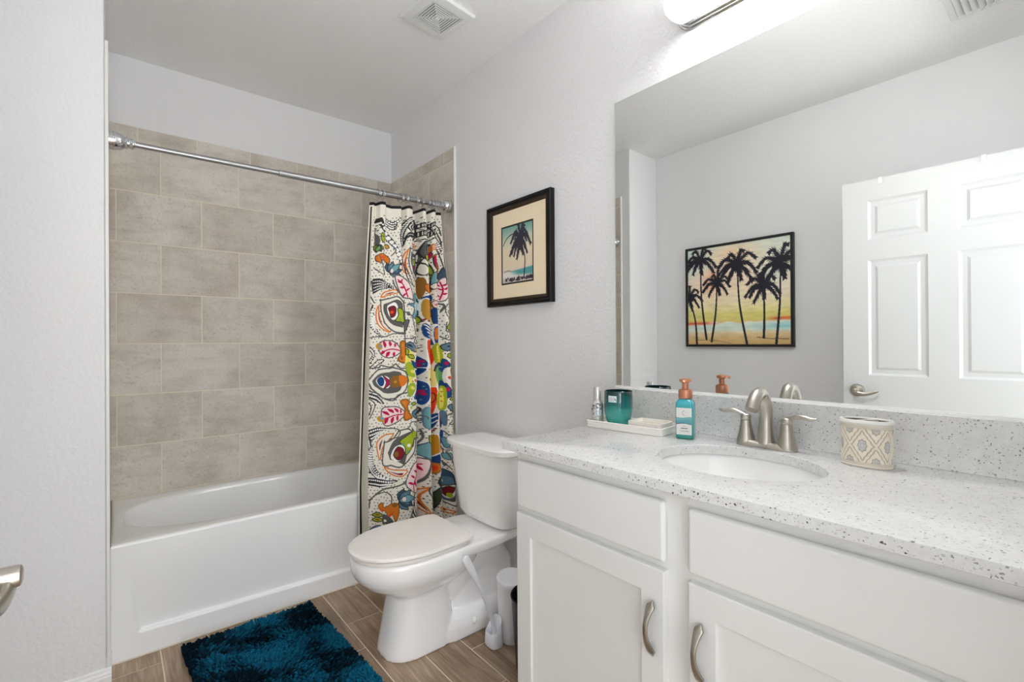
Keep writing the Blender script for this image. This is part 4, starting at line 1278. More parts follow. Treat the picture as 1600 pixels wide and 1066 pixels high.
# ------------------------------------------------------------------ bath mat
def build_mat():
    W, L = .500, .780
    ang = math.radians(3.0)
    org = Vector((.203, 2.310, 0))
    ax, ay = Vector((math.cos(ang), math.sin(ang) * .35, 0)), Vector((math.sin(ang), -math.cos(ang), 0))
    m = thing("bath_mat", tuple(org + ax * W / 2 + ay * L / 2), "dark teal shag bath mat on the floor in front of the tub", "bath mat")
    P = lambda a, b, z: org + ax * a + ay * b + Vector((0, 0, z))
    q = []
    for z, i in ((.001, .004), (.007, .004), (.008, .006)):
        q.append([P(i, i, z), P(W - i, i, z), P(W - i, L - i, z), P(i, L - i, z)])
    finish("backing", MB().loft(q), mat("mat_backing", (10, 40, 56), .95), m)
    step = .0088
    na, nb = int(W / step), int(L / step)
    A, B = np.meshgrid((np.arange(na) + .5) * step, (np.arange(nb) + .5) * step)
    A = (A + rng.uniform(-.003, .003, A.shape)).ravel(); B = (B + rng.uniform(-.003, .003, B.shape)).ravel()
    def field(a, b, seed):
        r = np.random.default_rng(seed); o = np.zeros_like(a)
        for k in range(14):
            fx, fy = r.normal(0, 1, 2) * r.choice([9, 16, 30]); o += np.sin(a * fx + b * fy + r.uniform(0, 6.28)) / 3.2
        return o
    th = field(A, B, 1) * 1.6 + field(A, B, 2) * .6 + rng.normal(0, .55, A.shape)
    tone = field(A, B, 4) * .9 + rng.normal(0, .35, A.shape)
    n = len(A)
    ln = .024 + rng.uniform(-.005, .006, n)
    lean = .55 + rng.uniform(-.2, .3, n)
    dA, dB = np.cos(th), np.sin(th)
    edge = np.minimum(np.minimum(A, W - A), np.minimum(B, L - B))
    lean = lean * np.clip(edge / .03, .25, 1)
    V = np.zeros((n, 13, 3)); C = np.zeros((n, 13, 4)); C[..., 3] = 1
    r0 = .0041 + rng.uniform(-.0005, .0007, n)
    lv = [(0, 1.0), (.45, 1.25), (.9, 1.1)]
    for k, (t, rs) in enumerate(lv):
        off = ln * lean * t ** 1.6; h = ln * t * (1 - .28 * lean * t)
        for j in range(4):
            qx, qy = math.cos(j * PI / 2 + .4), math.sin(j * PI / 2 + .4)
            V[:, k * 4 + j, 0] = A + dA * off + qx * r0 * rs
            V[:, k * 4 + j, 1] = B + dB * off + qy * r0 * rs
            V[:, k * 4 + j, 2] = .006 + h
    V[:, 12, 0] = A + dA * ln * lean * 1.1; V[:, 12, 1] = B + dB * ln * lean * 1.1; V[:, 12, 2] = .006 + ln * (1 - .28 * lean)
    k = np.clip(.5 + tone * .75, 0, 1)[:, None]
    base = lin((2, 26, 38)) * (1 - k) + lin((12, 92, 122)) * k
    for i in range(13):
        C[:, i, :3] = base
    flat = V.reshape(-1, 3)
    w = np.array(org)[None] + flat[:, :1] * np.array(ax)[None] + flat[:, 1:2] * np.array(ay)[None] + np.c_[np.zeros(len(flat)), np.zeros(len(flat)), flat[:, 2]]
    tri = []
    quad = []
    for kk in range(2):
        for j in range(4):
            quad.append((kk * 4 + j, kk * 4 + (j + 1) % 4, kk * 4 + 4 + (j + 1) % 4, kk * 4 + 4 + j))
    for j in range(4):
        tri.append((8 + j, 8 + (j + 1) % 4, 12))
    base_i = (np.arange(n) * 13)[:, None, None]
    Q = (np.array(quad)[None] + base_i).reshape(-1, 4); T3 = (np.array(tri)[None] + base_i).reshape(-1, 3)
    me = bpy.data.meshes.new("pile")
    me.vertices.add(len(w)); me.vertices.foreach_set("co", w.astype(np.float32).ravel())
    li = np.r_[Q.ravel(), T3.ravel()]
    me.loops.add(len(li)); me.loops.foreach_set("vertex_index", li.astype(np.int32))
    tot = np.r_[np.full(len(Q), 4), np.full(len(T3), 3)]
    st = np.r_[0, np.cumsum(tot)[:-1]]
    me.polygons.add(len(tot)); me.polygons.foreach_set("loop_start", st.astype(np.int32)); me.polygons.foreach_set("loop_total", tot.astype(np.int32))
    me.update(calc_edges=True)
    a = me.color_attributes.new("print", 'FLOAT_COLOR', 'POINT'); a.data.foreach_set("color", C.reshape(-1).astype(np.float32))
    me.polygons.foreach_set("use_smooth", [True] * len(tot))
    o = finish_mesh("pile", me, attr_mat("teal_shag", "print", .9, .08), m)
    o["kind"] = "stuff"
build_mat()

# ------------------------------------------------------------------ vanity cabinet
XF = 0.937                       # front of the doors
VY1, VY0 = 1.128, YF + 0.003
CT = 0.9207                      # countertop surface
def build_vanity():
    v = thing("vanity_cabinet", ((XF + XR) / 2, (VY0 + VY1) / 2, 0), "white shaker vanity cabinet along the right wall under the counter", "vanity")
    mb = MB()
    xb = XR - .002
    xf = XF + .020
    mb.box(xf, xf + .02, VY0, VY1, .10, CT - .0265)             # face frame
    mb.box(xf + .02, xb, VY1 - .016, VY1, .10, CT - .0265)      # end panels
    mb.box(xf + .02, xb, VY0, VY0 + .016, .10, CT - .0265)
    mb.box(xf + .02, xb, VY0 + .016, VY1 - .016, .10, .116)     # bottom
    mb.box(xb - .012, xb, VY0 + .016, VY1 - .016, .116, CT - .0265)
    finish("carcass", mb, M_CAB, v)
    finish("toe_kick", MB().box(xf + .07, xb - .02, VY0, VY1 - .004, 0, .10), M_CAB, v)
    def slab(name, y0, y1, z0, z1):
        return finish(name, MB().box(XF, xf - .0005, y0, y1, z0, z1), M_CAB, v, bevel=.0085, segs=3)
    slab("drawer_front", .6075, 1.1115, .7275, .8660)
    slab("drawer_front", .028, .5500, .7275, .8660)
    def door(y0, y1, z0, z1):
        m_ = MB()
        st = .0595
        rings = []
        for ins, x in ((0, xf - .0005), (0, XF + .003), (.001, XF + .001), (.003, XF), (st, XF), (st + .0015, XF + .0015), (st + .002, XF + .0075), (st + .006, XF + .0085)):
            rings.append([Vector((x, y0 + ins, z0 + ins)), Vector((x, y1 - ins, z0 + ins)), Vector((x, y1 - ins, z1 - ins)), Vector((x, y0 + ins, z1 - ins))])
        m_.loft(rings, cap0=True, cap1=True)
        return finish("door", m_, M_CAB, v, smooth=25)
    d1 = door(.6070, 1.1125, .118, .7100)
    d2 = door(.028, .5485, .118, .7100)
    def pull(d, y):
        z0, z1 = .516, .635
        pts, rad = [], []
        for t in np.linspace(0, 1, 49):
            a = math.sin(PI * t)
            pts.append((XF - .0015 - .0235 * a ** 0.75, y + .006 * a, z0 + (z1 - z0) * t))
            e = abs(2 * t - 1)
            rad.append(((.0056 + .0068 * e ** 2.0) * (1 if e < .86 else max(.12, (1 - e) / .14)), .0040 + .0012 * e))
        e0 = [(XF - .0005, y, z0 - .002)]; 
        finish("handle", MB().sweep(pts, rad, 18, up=Vector((1, 0, 0)), power=2.6), M_PULL, d, smooth=50)
    pull(d1, .6335)
    pull(d2, .5175)
build_vanity()

# ------------------------------------------------------------------ countertop, sink, faucet
SINK = (1.205, 0.572, 0.166, 0.197)
def build_counter():
    c = thing("countertop", (1.2, .55, CT - .025), "speckled white quartz countertop with backsplash on the vanity", "countertop")
    x0, x1, y0, y1 = .9165, XR - .001, YF + .001, 1.1555
    cx, cy, rx, ry = SINK
    n = 96
    ell = lambda z, e=0: [Vector((cx + (rx + e) * math.cos(2 * PI * j / n), cy + (ry + e) * math.sin(2 * PI * j / n), z)) for j in range(n)]
    def rect(z, ins=0):
        r = []
        for j in range(n):
            dx, dy = rx * math.cos(2 * PI * j / n), ry * math.sin(2 * PI * j / n)
            t = 1e9
            if abs(dx) > 1e-9: t = min(t, ((x1 - ins if dx > 0 else x0 + ins) - cx) / dx)
            if abs(dy) > 1e-9: t = min(t, ((y1 - ins if dy > 0 else y0 + ins) - cy) / dy)
            r.append(Vector((cx + dx * t, cy + dy * t, z)))
        for qx in (x0 + ins, x1 - ins):
            for qy in (y0 + ins, y1 - ins):
                k = min(range(n), key=lambda i: (r[i].x - qx) ** 2 + (r[i].y - qy) ** 2)
                r[k] = Vector((qx, qy, z))
        return r
    zb = CT - .0252
    rings = [ell(zb), rect(zb, .0015), rect(zb + .0015), rect(CT - .0020), rect(CT - .0006, .0006), rect(CT, .002), ell(CT, .0015), ell(CT - .0015), ell(zb)]
    finish("slab", MB().loft(rings, cap0=False, cap1=False), M_QUARTZ, c, smooth=30)
    finish("backsplash", MB().box(XR - .021, XR - .001, y0, y1, CT, 1.0465), M_QUARTZ, c, bevel=.0012)
    # sink
    bowl = [ell(zb - .001, .02), ell(zb - .001, .004), ell(zb - .006, .002), ell(zb - .03, -.004), ell(zb - .07, -.016), ell(zb - .11, -.042), ell(zb - .132, -.08), ell(zb - .138, -.13)]
    s = thing("sink_basin", (cx, cy, zb - .14), "white oval undermount sink basin set in the quartz counter", "sink")
    finish("bowl", MB().loft(bowl, cap0=False, cap1=True), mat("sink_porcelain", (242, 242, 241), .12, coat=.4), s, smooth=70)
    finish("drain", MB().lathe([(.026, 0), (.026, .002), (.021, .003), (.020, .0015), (.016, .002), (.015, .004), (.001, .0045)], 32, Matrix.Translation((cx + .02, cy, zb - .1375))), M_NICKEL, s, smooth=40)
build_counter()

def build_faucet():
    fx, fy = 1.418, .588
    f = thing("faucet", (fx, fy, CT), "brushed nickel two handle faucet with arched spout behind the sink", "faucet")
    # base bar
    n = 64
    def base(z, e):
        r = []
        for j in range(n):
            q = 2 * PI * j / n
            c, s = math.cos(q), math.sin(q)
            m = (abs(c) ** 3 + abs(s) ** 3) ** (-1 / 3)
            px, py = c * m * (.0275 + e), s * m * (.080 + e)
            wdt = 1 - .16 * math.exp(-(py / .03) ** 2)
            r.append(Vector((fx + px * wdt, fy + py, z)))
        return r
    finish("base_plate", MB().loft([base(CT + .0004, 0), base(CT + .004, .0005), base(CT + .008, -.001), base(CT + .013, -.005), base(CT + .016, -.010)]), M_NICKEL, f, smooth=40)
    # spout: rises, swells forward over the sink and turns down
    pts = catmull([(fx + .002, fy, CT + .010), (fx + .004, fy, CT + .050), (fx + .004, fy, CT + .095), (fx - .004, fy, CT + .132), (fx - .026, fy, CT + .155), (fx - .054, fy, CT + .150), (fx - .075, fy, CT + .130), (fx - .085, fy, CT + .113)], n=7)
    ks = np.linspace(0, 1, len(pts))
    rad = [tuple(interp_keys([(0, (.0245, .0245)), (.08, (.021, .021)), (.25, (.0175, .0175)), (.45, (.0162, .0162)), (.62, (.0165, .0168)), (.8, (.0185, .0165)), (1, (.0198, .0160))], k)) for k in ks]
    finish("spout", MB().sweep(pts, rad, 28, up=Vector((0, 1, 0))), M_NICKEL, f, smooth=50)
    for sgn in (-1, 1):
        hy = fy + sgn * .0555
        M = Matrix.Translation((fx + .002, hy, CT))
        post = MB().lathe([(.0265, .006), (.0262, .012), (.0235, .020), (.0195, .036), (.0160, .056), (.0142, .070), (.0140, .0705), (.0135, .0715)], 36, M)
        h = finish("handle", post, M_NICKEL, f, smooth=40)
        cap = MB().lathe([(.0135, .0722), (.0142, .073), (.0142, .084), (.0120, .088), (.006, .090)], 36, M)
        lp = catmull([(fx + .002, hy - sgn * .004, CT + .0845), (fx + .001, hy + sgn * .012, CT + .0895), (fx - .001, hy + sgn * .028, CT + .0955), (fx - .003, hy + sgn * .048, CT + .0955), (fx - .006, hy + sgn * .062, CT + .0930), (fx - .008, hy + sgn * .0765, CT + .0955)], n=6)
        ks = np.linspace(0, 1, len(lp))
        rr = [tuple(interp_keys([(0, (.0105, .0055)), (.25, (.0092, .0062)), (.55, (.0100, .0072)), (.8, (.0092, .0060)), (1, (.0026, .0020))], k)) for k in ks]
        cap.sweep(lp, rr, 18)
        finish("lever", cap, M_NICKEL, h, smooth=50)
build_faucet()

# ------------------------------------------------------------------ mirror
def build_mirror():
    m = thing("wall_mirror", (XR - .003, .58, 1.0525), "large frameless wall mirror above the vanity backsplash", "mirror")
    y0, y1, z0, z1 = YF + .002, 1.1645, 1.0525, 2.1385
    finish("glass", MB().box(XR - .006, XR - .001, y0, y1, z0, z1), M_MIRROR, m)
    e = MB().box(XR - .0062, XR - .0008, y1 + .0001, y1 + .0022, z0, z1)
    finish("polished_edge", e, mat("glass_edge", (214, 222, 216), .15), m)
    finish("lit_edge_strip", MB().box(XR - .0125, XR - .0005, y0, y1, z0 - .0058, z0 + .0015), mat("lit_edge_white", (250, 250, 250), .3), m)  # white strip added, its colour painting the light on the backsplash's top edge
build_mirror()

# ------------------------------------------------------------------ bath bar light above the mirror
def build_light():
    l = thing("vanity_light", (XR, .57, 2.315), "lit bath bar light with white diffuser and stepped chrome plate above the mirror", "light")
    yc, hl = .57, .322
    def stad(x, hh, ext, zc):
        """rounded bar outline in the wall plane"""
        r = []
        for j in range(64):
            q = 2 * PI * j / 64
            c, s = math.cos(q), math.sin(q)
            r.append(Vector((x, yc + math.copysign(ext - hh, c) + hh * c, zc + hh * s)))
        return r
    zc = 2.318
    steps = [(XR - .0005, .0545, hl), (XR - .006, .0545, hl), (XR - .008, .0525, hl - .002), (XR - .008, .049, hl - .0055), (XR - .016, .0485, hl - .006), (XR - .018, .0465, hl - .008), (XR - .018, .043, hl - .0115),
             (XR - .026, .0425, hl - .012), (XR - .028, .040, hl - .0145), (XR - .028, .03, hl - .025)]
    finish("base_plate", MB().loft([stad(x, h, e, zc) for x, h, e in steps]), M_CHROME, l, smooth=28)
    dif = [(XR - .0285, .0465, hl - .004), (XR - .036, .0515, hl + .002), (XR - .060, .0540, hl + .006), (XR - .085, .0525, hl + .004), (XR - .102, .046, hl - .004), (XR - .112, .033, hl - .018), (XR - .115, .015, hl - .036)]
    rings = [stad(x, h, e, zc + .006) for x, h, e in dif]
    cut = hl - .075                              # the glass between the two frosted ends
    clamp = lambda r, a, b: [Vector((p.x, min(max(p.y, a), b), p.z)) for p in r]
    opal = mat("lit_opal_acrylic", (250, 250, 250), .4, emit=((1.0, .99, .985), LAMP_STRENGTH))
    frost = mat("frosted_white_end", (250, 250, 250), .35, emit=((1.0, .98, .96), 0.55))
    finish("diffuser", MB().loft([clamp(r, yc - cut, yc + cut) for r in rings]), opal, l, smooth=50)
    for a_, b_ in ((yc + cut + .0004, yc + hl + .05), (yc - hl - .05, yc - cut - .0004)):
        finish("end_cap", MB().loft([clamp(r, a_, b_) for r in rings]), frost, l, smooth=50)
build_light()

# ------------------------------------------------------------------ pictures
PALM = lin((38, 36, 46))
def palm(cv, base, crown, size, seed, ang0=None, droop=.9, col=PALM, lean=0.0, tw=.010, nf=11):
    r = random.Random(seed)
    bx, by = base; kx, ky = crown
    mid = ((bx + kx) / 2 + lean, (by + ky) / 2)
    q = catmull([base, mid, crown], n=10)
    for i in range(len(q) - 1):
        k = i / (len(q) - 1)
        cv.path(q[i:i + 2], tw * (1.5 - .75 * k), col)
    for i in range(nf):
        a = -PI * 1.10 + 1.20 * PI * 2 * (i + r.uniform(-.25, .25)) / nf * .92 if ang0 is None else ang0[i]
        ln = size * r.uniform(.8, 1.08)
        ux, uy = math.cos(a), math.sin(a)
        tip = (kx + ux * ln, ky + uy * ln * .85 + droop * size * .45 * abs(ux) + .0)
        md = (kx + ux * ln * .55, ky + uy * ln * .6 - size * .08)
        sp = catmull([crown, md, tip], n=8)
        cv.path(sp[:-3], size * .085, col)
        for k in range(2, len(sp)):
            t = k / len(sp)
            d = sp[k] - sp[k - 1]; d = d / (np.hypot(*d) + 1e-9)
            for sg in (-1, 1):
                nrm = np.array([-d[1], d[0]]) * sg
                w = size * .30 * (1 - .55 * t) * r.uniform(.55, 1.15)
                e = sp[k] + nrm * w * .75 + d * w * .9 + np.array([0, w * .25])
                nn = np.array([-(e - sp[k])[1], (e - sp[k])[0]]); nn = nn / (np.hypot(*nn) + 1e-9) * size * .045
                cv.poly([sp[k] - nn, sp[k] + nn, e], col)
                cv.poly([sp[k - 1] - nn, sp[k - 1] + nn, (e + sp[k - 1]) / 2 + d * size * .03], col)

def smooth_noise(S, T, seed, f):
    r = np.random.default_rng(seed); o = np.zeros_like(S)
    for k in range(10):
        a, b = r.normal(0, f, 2); o += np.sin(S * a + T * b * 1.6 + r.uniform(0, 6.28))
    return o / 4.5

def build_palm_painting():
    # hangs on the left wall; seen only in the mirror
    y0, y1, z0, z1, xf = 1.200, 1.944, 1.181, 1.913, XL + .032
    p = thing("palm_painting", (XL, (y0 + y1) / 2, z0), "square black framed painting of six dark palms at sunset, seen in the mirror", "painting")
    fr = .017
    rings = []
    for ins, x in ((0, XL + .001), (0, xf - .001), (.001, xf), (fr - .002, xf), (fr, xf - .002), (fr, xf - .010)):
        rings.append([Vector((x, y0 + ins, z0 + ins)), Vector((x, y1 - ins, z0 + ins)), Vector((x, y1 - ins, z1 - ins)), Vector((x, y0 + ins, z1 - ins))])
    finish("frame", MB().loft(rings, cap1=False), mat("black_frame_paint", (24, 24, 27), .45), p)
    n = 330
    S, T = np.meshgrid(np.linspace(0, 1, n), np.linspace(0, 1, n))      # S runs from the far side (large y), T downwards
    cv = Canvas(S, T, (1, 1, 1))
    keys = [(0, (214, 226, 212)), (.12, (228, 222, 200)), (.35, (236, 214, 190)), (.55, (234, 218, 184)), (.64, (228, 216, 158)), (.70, (214, 204, 122)), (.765, (216, 202, 120)), (.772, (226, 190, 130)), (.785, (224, 228, 214)), (.86, (220, 222, 204)), (.885, (220, 200, 160)), (.93, (206, 176, 126)), (1, (198, 162, 108))]
    tt = T + .012 * smooth_noise(S, T, 3, 18)
    C = np.stack([np.interp(tt, [k[0] for k in keys], [k[1][i] for k in keys]) for i in range(3)], -1)
    def wash(c, k):
        nonlocal C
        k = np.clip(k, 0, 1)[..., None]; C = C * (1 - k) + np.array(c) * k
    wash((236, 172, 140), .75 * np.exp(-((S - .27) / .10) ** 2 - ((T - .34) / .14) ** 2) * (1 + .5 * smooth_noise(S, T, 5, 20)))
    wash((238, 196, 158), .7 * np.exp(-((S - .45) / .25) ** 2 - ((T - .08) / .1) ** 2))
    wash((196, 222, 218), .6 * np.exp(-((S - .0) / .22) ** 2 - ((T - .1) / .2) ** 2))
    wash((208, 226, 220), .6 * np.exp(-((S - .88) / .16) ** 2 - ((T - .3) / .2) ** 2))
    wash((150, 202, 208), .75 * np.exp(-((S - .95) / .2) ** 2 - ((T - .825) / .035) ** 2) + .25 * np.exp(-((T - .83) / .03) ** 2))
    wash((206, 84, 48), .9 * np.exp(-((T - .782) / .016) ** 2) * np.clip((.36 - S) / .2, 0, 1) + .9 * np.exp(-((T - .755 + .02 * (S - .9)) / .014) ** 2) * np.clip((S - .78) / .1, 0, 1))
    C = C * (1 + .035 * smooth_noise(S, T, 9, 45)[..., None])
    cv.C = lin(np.clip(C * 1.06, 0, 255))
    for base, crown, size, seed, lean in (((.20, .945), (.14, .115), .175, 1, -.02), ((.255, .97), (.315, .37), .145, 2, .015), ((.61, 1.0), (.52, .20), .20, 3, -.025),
                                          ((.765, .935), (.765, .43), .17, 4, .006), ((.875, .99), (.915, .235), .20, 5, .012), ((.095, 1.0), (.012, .50), .15, 6, .025)):
        palm(cv, base, crown, size, seed, lean=lean, tw=.016, nf=10)
    cv.path([(.70, .93), (.80, .945), (.98, .95)], .006, PALM); cv.path([(.1, .955), (.3, .96), (.45, .99)], .005, lin((120, 92, 66)))
    pos = np.stack([np.full_like(S, xf - .008), (y1 - fr) - S * (y1 - y0 - 2 * fr), (z1 - fr) - T * (z1 - z0 - 2 * fr)], -1)
    grid_object("canvas", pos, cv.flat(), attr_mat("canvas_paint", "print", .6, .3, bump=(700, .15, .0005)), p)
build_palm_painting()

def build_framed_print():
    y0, y1, z0, z1 = 1.500, 1.962, 1.399, 1.899
    xw, xf = XR, XR - .030
    p = thing("framed_print", (XR, (y0 + y1) / 2, z0), "small single palm print with cream mat in black frame above the toilet", "picture")
    def ring(ins, x):
        return [Vector((x, y0 + ins, z0 + ins)), Vector((x, y1 - ins, z0 + ins)), Vector((x, y1 - ins, z1 - ins)), Vector((x, y0 + ins, z1 - ins))]
    f = [ring(0, xw - .0005), ring(0, xf + .004), ring(.002, xf + .001), ring(.006, xf), ring(.012, xf + .001), ring(.017, xf + .006), ring(.0185, xf + .007), ring(.024, xf + .005)]
    finish("frame", MB().loft(f, cap1=False), mat("black_lacquer_frame", (10, 10, 11), .32, spec=.35), p, smooth=30)
    g = [ring(.024, xf + .005), ring(.028, xf + .0055), ring(.032, xf + .009), ring(.037, xf + .0105), ring(.0395, xf + .014)]
    o = finish("inner_moulding", MB().loft(g, cap0=False, cap1=False), mat("bronze_moulding", (62, 48, 34), .4, metal=.4), p, smooth=30)
    o["label"] = "bronze inner moulding"
    # mat board with an opening
    oy0, oy1, oz0, oz1 = 1.622, 1.858, 1.503, 1.788
    xm = xf + .014
    mbq = MB()
    A = [Vector((xm, y0 + .03, z0 + .03)), Vector((xm, y1 - .03, z0 + .03)), Vector((xm, y1 - .03, z1 - .03)), Vector((xm, y0 + .03, z1 - .03))]
    Bq = [Vector((xm, oy0, oz0)), Vector((xm, oy1, oz0)), Vector((xm, oy1, oz1)), Vector((xm, oy0, oz1))]
    Cq = [v + Vector((.0015, 0, 0)) for v in Bq]
    mbq.loft([A, Bq, Cq], cap0=False, cap1=False)
    o = finish("mat_board", mbq, mat("cream_mat", (248, 230, 198), .85, bump=(300, .1, .0005)), p); o["label"] = "cream mat board"
    iy = .008
    B2 = [Vector((xm + .0008, oy0 + iy, oz0 + iy)), Vector((xm + .0008, oy1 - iy, oz0 + iy)), Vector((xm + .0008, oy1 - iy, oz1 - iy)), Vector((xm + .0008, oy0 + iy, oz1 - iy))]
    B3 = [v + Vector((.0012, 0, 0)) for v in B2]
    Bq2 = [v + Vector((.0006, 0, 0)) for v in Bq]
    finish("inner_fillet", MB().loft([Bq2, B2, B3], cap0=False, cap1=False), mat("dark_fillet", (34, 36, 32), .5), p)
    nx, ny = 170, 220
    S, T = np.meshgrid(np.linspace(0, 1, nx), np.linspace(0, 1, ny))
    cv = Canvas(S, T, (1, 1, 1))
    keys = [(0, (112, 160, 150)), (.10, (142, 178, 164)), (.22, (196, 200, 176)), (.4, (222, 208, 180)), (.74, (220, 204, 178)), (.80, (208, 200, 186)), (.9, (206, 200, 190)), (1, (190, 180, 165))]
    C = np.stack([np.interp(T + .02 * smooth_noise(S, T, 2, 9), [k[0] for k in keys], [k[1][i] for k in keys]) for i in range(3)], -1)
    sea = np.clip((T - (.815 - .06 * S)) * 60, 0, 1) * np.clip((.865 + .05 * S - T) * 30, 0, 1) * np.clip((S - .22) * 8, 0, 1)
    C = C * (1 - sea[..., None]) + np.array((78, 150, 150)) * sea[..., None]
    foam = np.clip((T - (.80 + .02 * S)) * 40, 0, 1) * np.clip((.93 - T) * 30, 0, 1) * np.clip((.55 - S) * 5, 0, 1) * .7
    C = C * (1 - foam[..., None]) + np.array((226, 226, 220)) * foam[..., None]
    cv.C = lin(np.clip(C * 1.06, 0, 255))
    DK = lin((44, 40, 58))
    r = random.Random(4)
    palm(cv, (.73, .90), (.60, .25), .34, 8, lean=.085, tw=.024, droop=1.0, col=DK, nf=12)
    palm(cv, (.66, .34), (.61, .22), .24, 12, lean=.0, tw=.02, droop=.9, col=DK, nf=8)
    cv.line([(.03, .31), (.15, .20), (.34, .14), (.5, .18)], .02, DK)
    for k in range(60):
        x, y = r.uniform(.08, 1.0), r.gauss(.945, .014)
        cv.poly([(x - .03, y + .02), (x + r.uniform(-.05, .05), y - .035), (x + .03, y + .02)], DK)
    cv.line([(.05, .80), (.18, .785), (.30, .80)], .012, lin((120, 90, 80)))
    pos = np.stack([np.full_like(S, xm + .0016), (oy1 - iy) - S * (oy1 - oy0 - 2 * iy), (oz1 - iy) - T * (oz1 - oz0 - 2 * iy)], -1)
    grid_object("print", pos, cv.flat(), attr_mat("print_paper", "print", .5, .4, coat=.2), p)
build_framed_print()

# ------------------------------------------------------------------ exhaust fan and ceiling vent
M_GRILLE = mat("white_grille_plastic", (226, 227, 226), .4)
def build_fan():
    cx, cy, a = 1.112, 1.842, math.radians(7.0)
    f = thing("exhaust_fan", (cx, cy, ZC), "square white exhaust fan grille with concentric louvres on the ceiling", "fan")
    R = Matrix.Translation((cx, cy, ZC)) @ Matrix.Rotation(a, 4, 'Z')
    sq = lambda h, z: [R @ Vector(p) for p in ((-h, -h, z), (h, -h, z), (h, h, z), (-h, h, z))]
    H = .1185
    finish("frame", MB().loft([sq(H, -.0005), sq(H, -.009), sq(H - .004, -.014), sq(H - .034, -.019), sq(H - .038, -.0185), sq(H - .038, -.006)], cap0=False, cap1=False), M_GRILLE, f, smooth=30)
    finish("backing", MB().loft([sq(H - .037, -.0055), sq(H - .037, -.0035)]), M_DARK, f)
    h = H - .0405
    while h > .016:
        finish("louvre", MB().loft([sq(h, -.0150), sq(h - .0004, -.0185), sq(h - .0056, -.0185), sq(h - .0060, -.0150)], cap0=False, cap1=False), M_GRILLE, f)
        h -= .0112
    finish("centre_plate", MB().loft([sq(h + .001, -.0065), sq(h, -.0185), sq(.001, -.0188)]), M_GRILLE, f)
    # bars that carry the louvres
    bar = MB()
    for k in range(2):
        RB = R @ Matrix.Rotation(PI / 4 + k * PI / 2, 4, 'Z')
        bar.box(-.106, .106, -.0010, .0010, -.0165, -.0062, RB)
    finish("bracket", bar, M_GRILLE, f)
build_fan()

def build_vent():
    x0, x1, y0, y1 = .026, .345, .196, .396
    v = thing("ceiling_vent", ((x0 + x1) / 2, (y0 + y1) / 2, ZC), "rectangular white air vent on the ceiling, seen at the top of the mirror", "vent")
    r = lambda ins, z: [Vector((x0 + ins, y0 + ins, z)), Vector((x1 - ins, y0 + ins, z)), Vector((x1 - ins, y1 - ins, z)), Vector((x0 + ins, y1 - ins, z))]
    finish("frame", MB().loft([r(0, ZC - .0005), r(0, ZC - .004), r(.003, ZC - .007), r(.024, ZC - .010), r(.026, ZC - .009), r(.026, ZC - .002)], cap0=False, cap1=False), M_GRILLE, v, smooth=30)
    finish("backing", MB().loft([r(.025, ZC - .0025), r(.025, ZC - .0008)]), M_DARK, v)
    y = y0 + .034
    while y < y1 - .03:
        s = MB()
        s.add([Vector((xx, y + dy, ZC - .0025 - dz)) for xx in (x0 + .027, x1 - .027) for dy, dz in ((0, 0), (.002, 0), (.021, .013), (.019, .0145))],
              [(0, 1, 5, 4), (1, 2, 6, 5), (2, 3, 7, 6), (3, 0, 4, 7), (0, 3, 2, 1), (4, 5, 6, 7)])
        finish("louvre", s, M_GRILLE, v)
        y += .0235
build_vent()

# ------------------------------------------------------------------ things on the counter
def rrect(hx, hy, rad, z, M, n=40):
    r = []
    for j in range(n):
        q = 2 * PI * (j + .5) / n
        c, s = math.cos(q), math.sin(q)
        sx, sy = math.copysign(1, c), math.copysign(1, s)
        r.append(M @ Vector((sx * (hx - rad) + rad * c, sy * (hy - rad) + rad * s, z)))
    return r

def striped_stone():
    m, nt, b = new_mat("whitewashed_grain")
    tc = N(nt, "ShaderNodeTexCoord"); mp = N(nt, "ShaderNodeMapping"); mp.inputs["Scale"].default_value = (14, 6, 420)
    nt.links.new(tc.outputs["Object"], mp.inputs[0])
    n = N(nt, "ShaderNodeTexNoise", Scale=1.0, Detail=3.0); nt.links.new(mp.outputs[0], n.inputs["Vector"])
    c = ramp(nt, n.outputs["Fac"], [(.3, (216, 210, 202)), (.5, (236, 232, 226)), (.7, (246, 244, 240))])
    nt.links.new(c, b.inputs["Base Color"]); b.inputs["Roughness"].default_value = .45
    return m
M_TRAY = striped_stone()

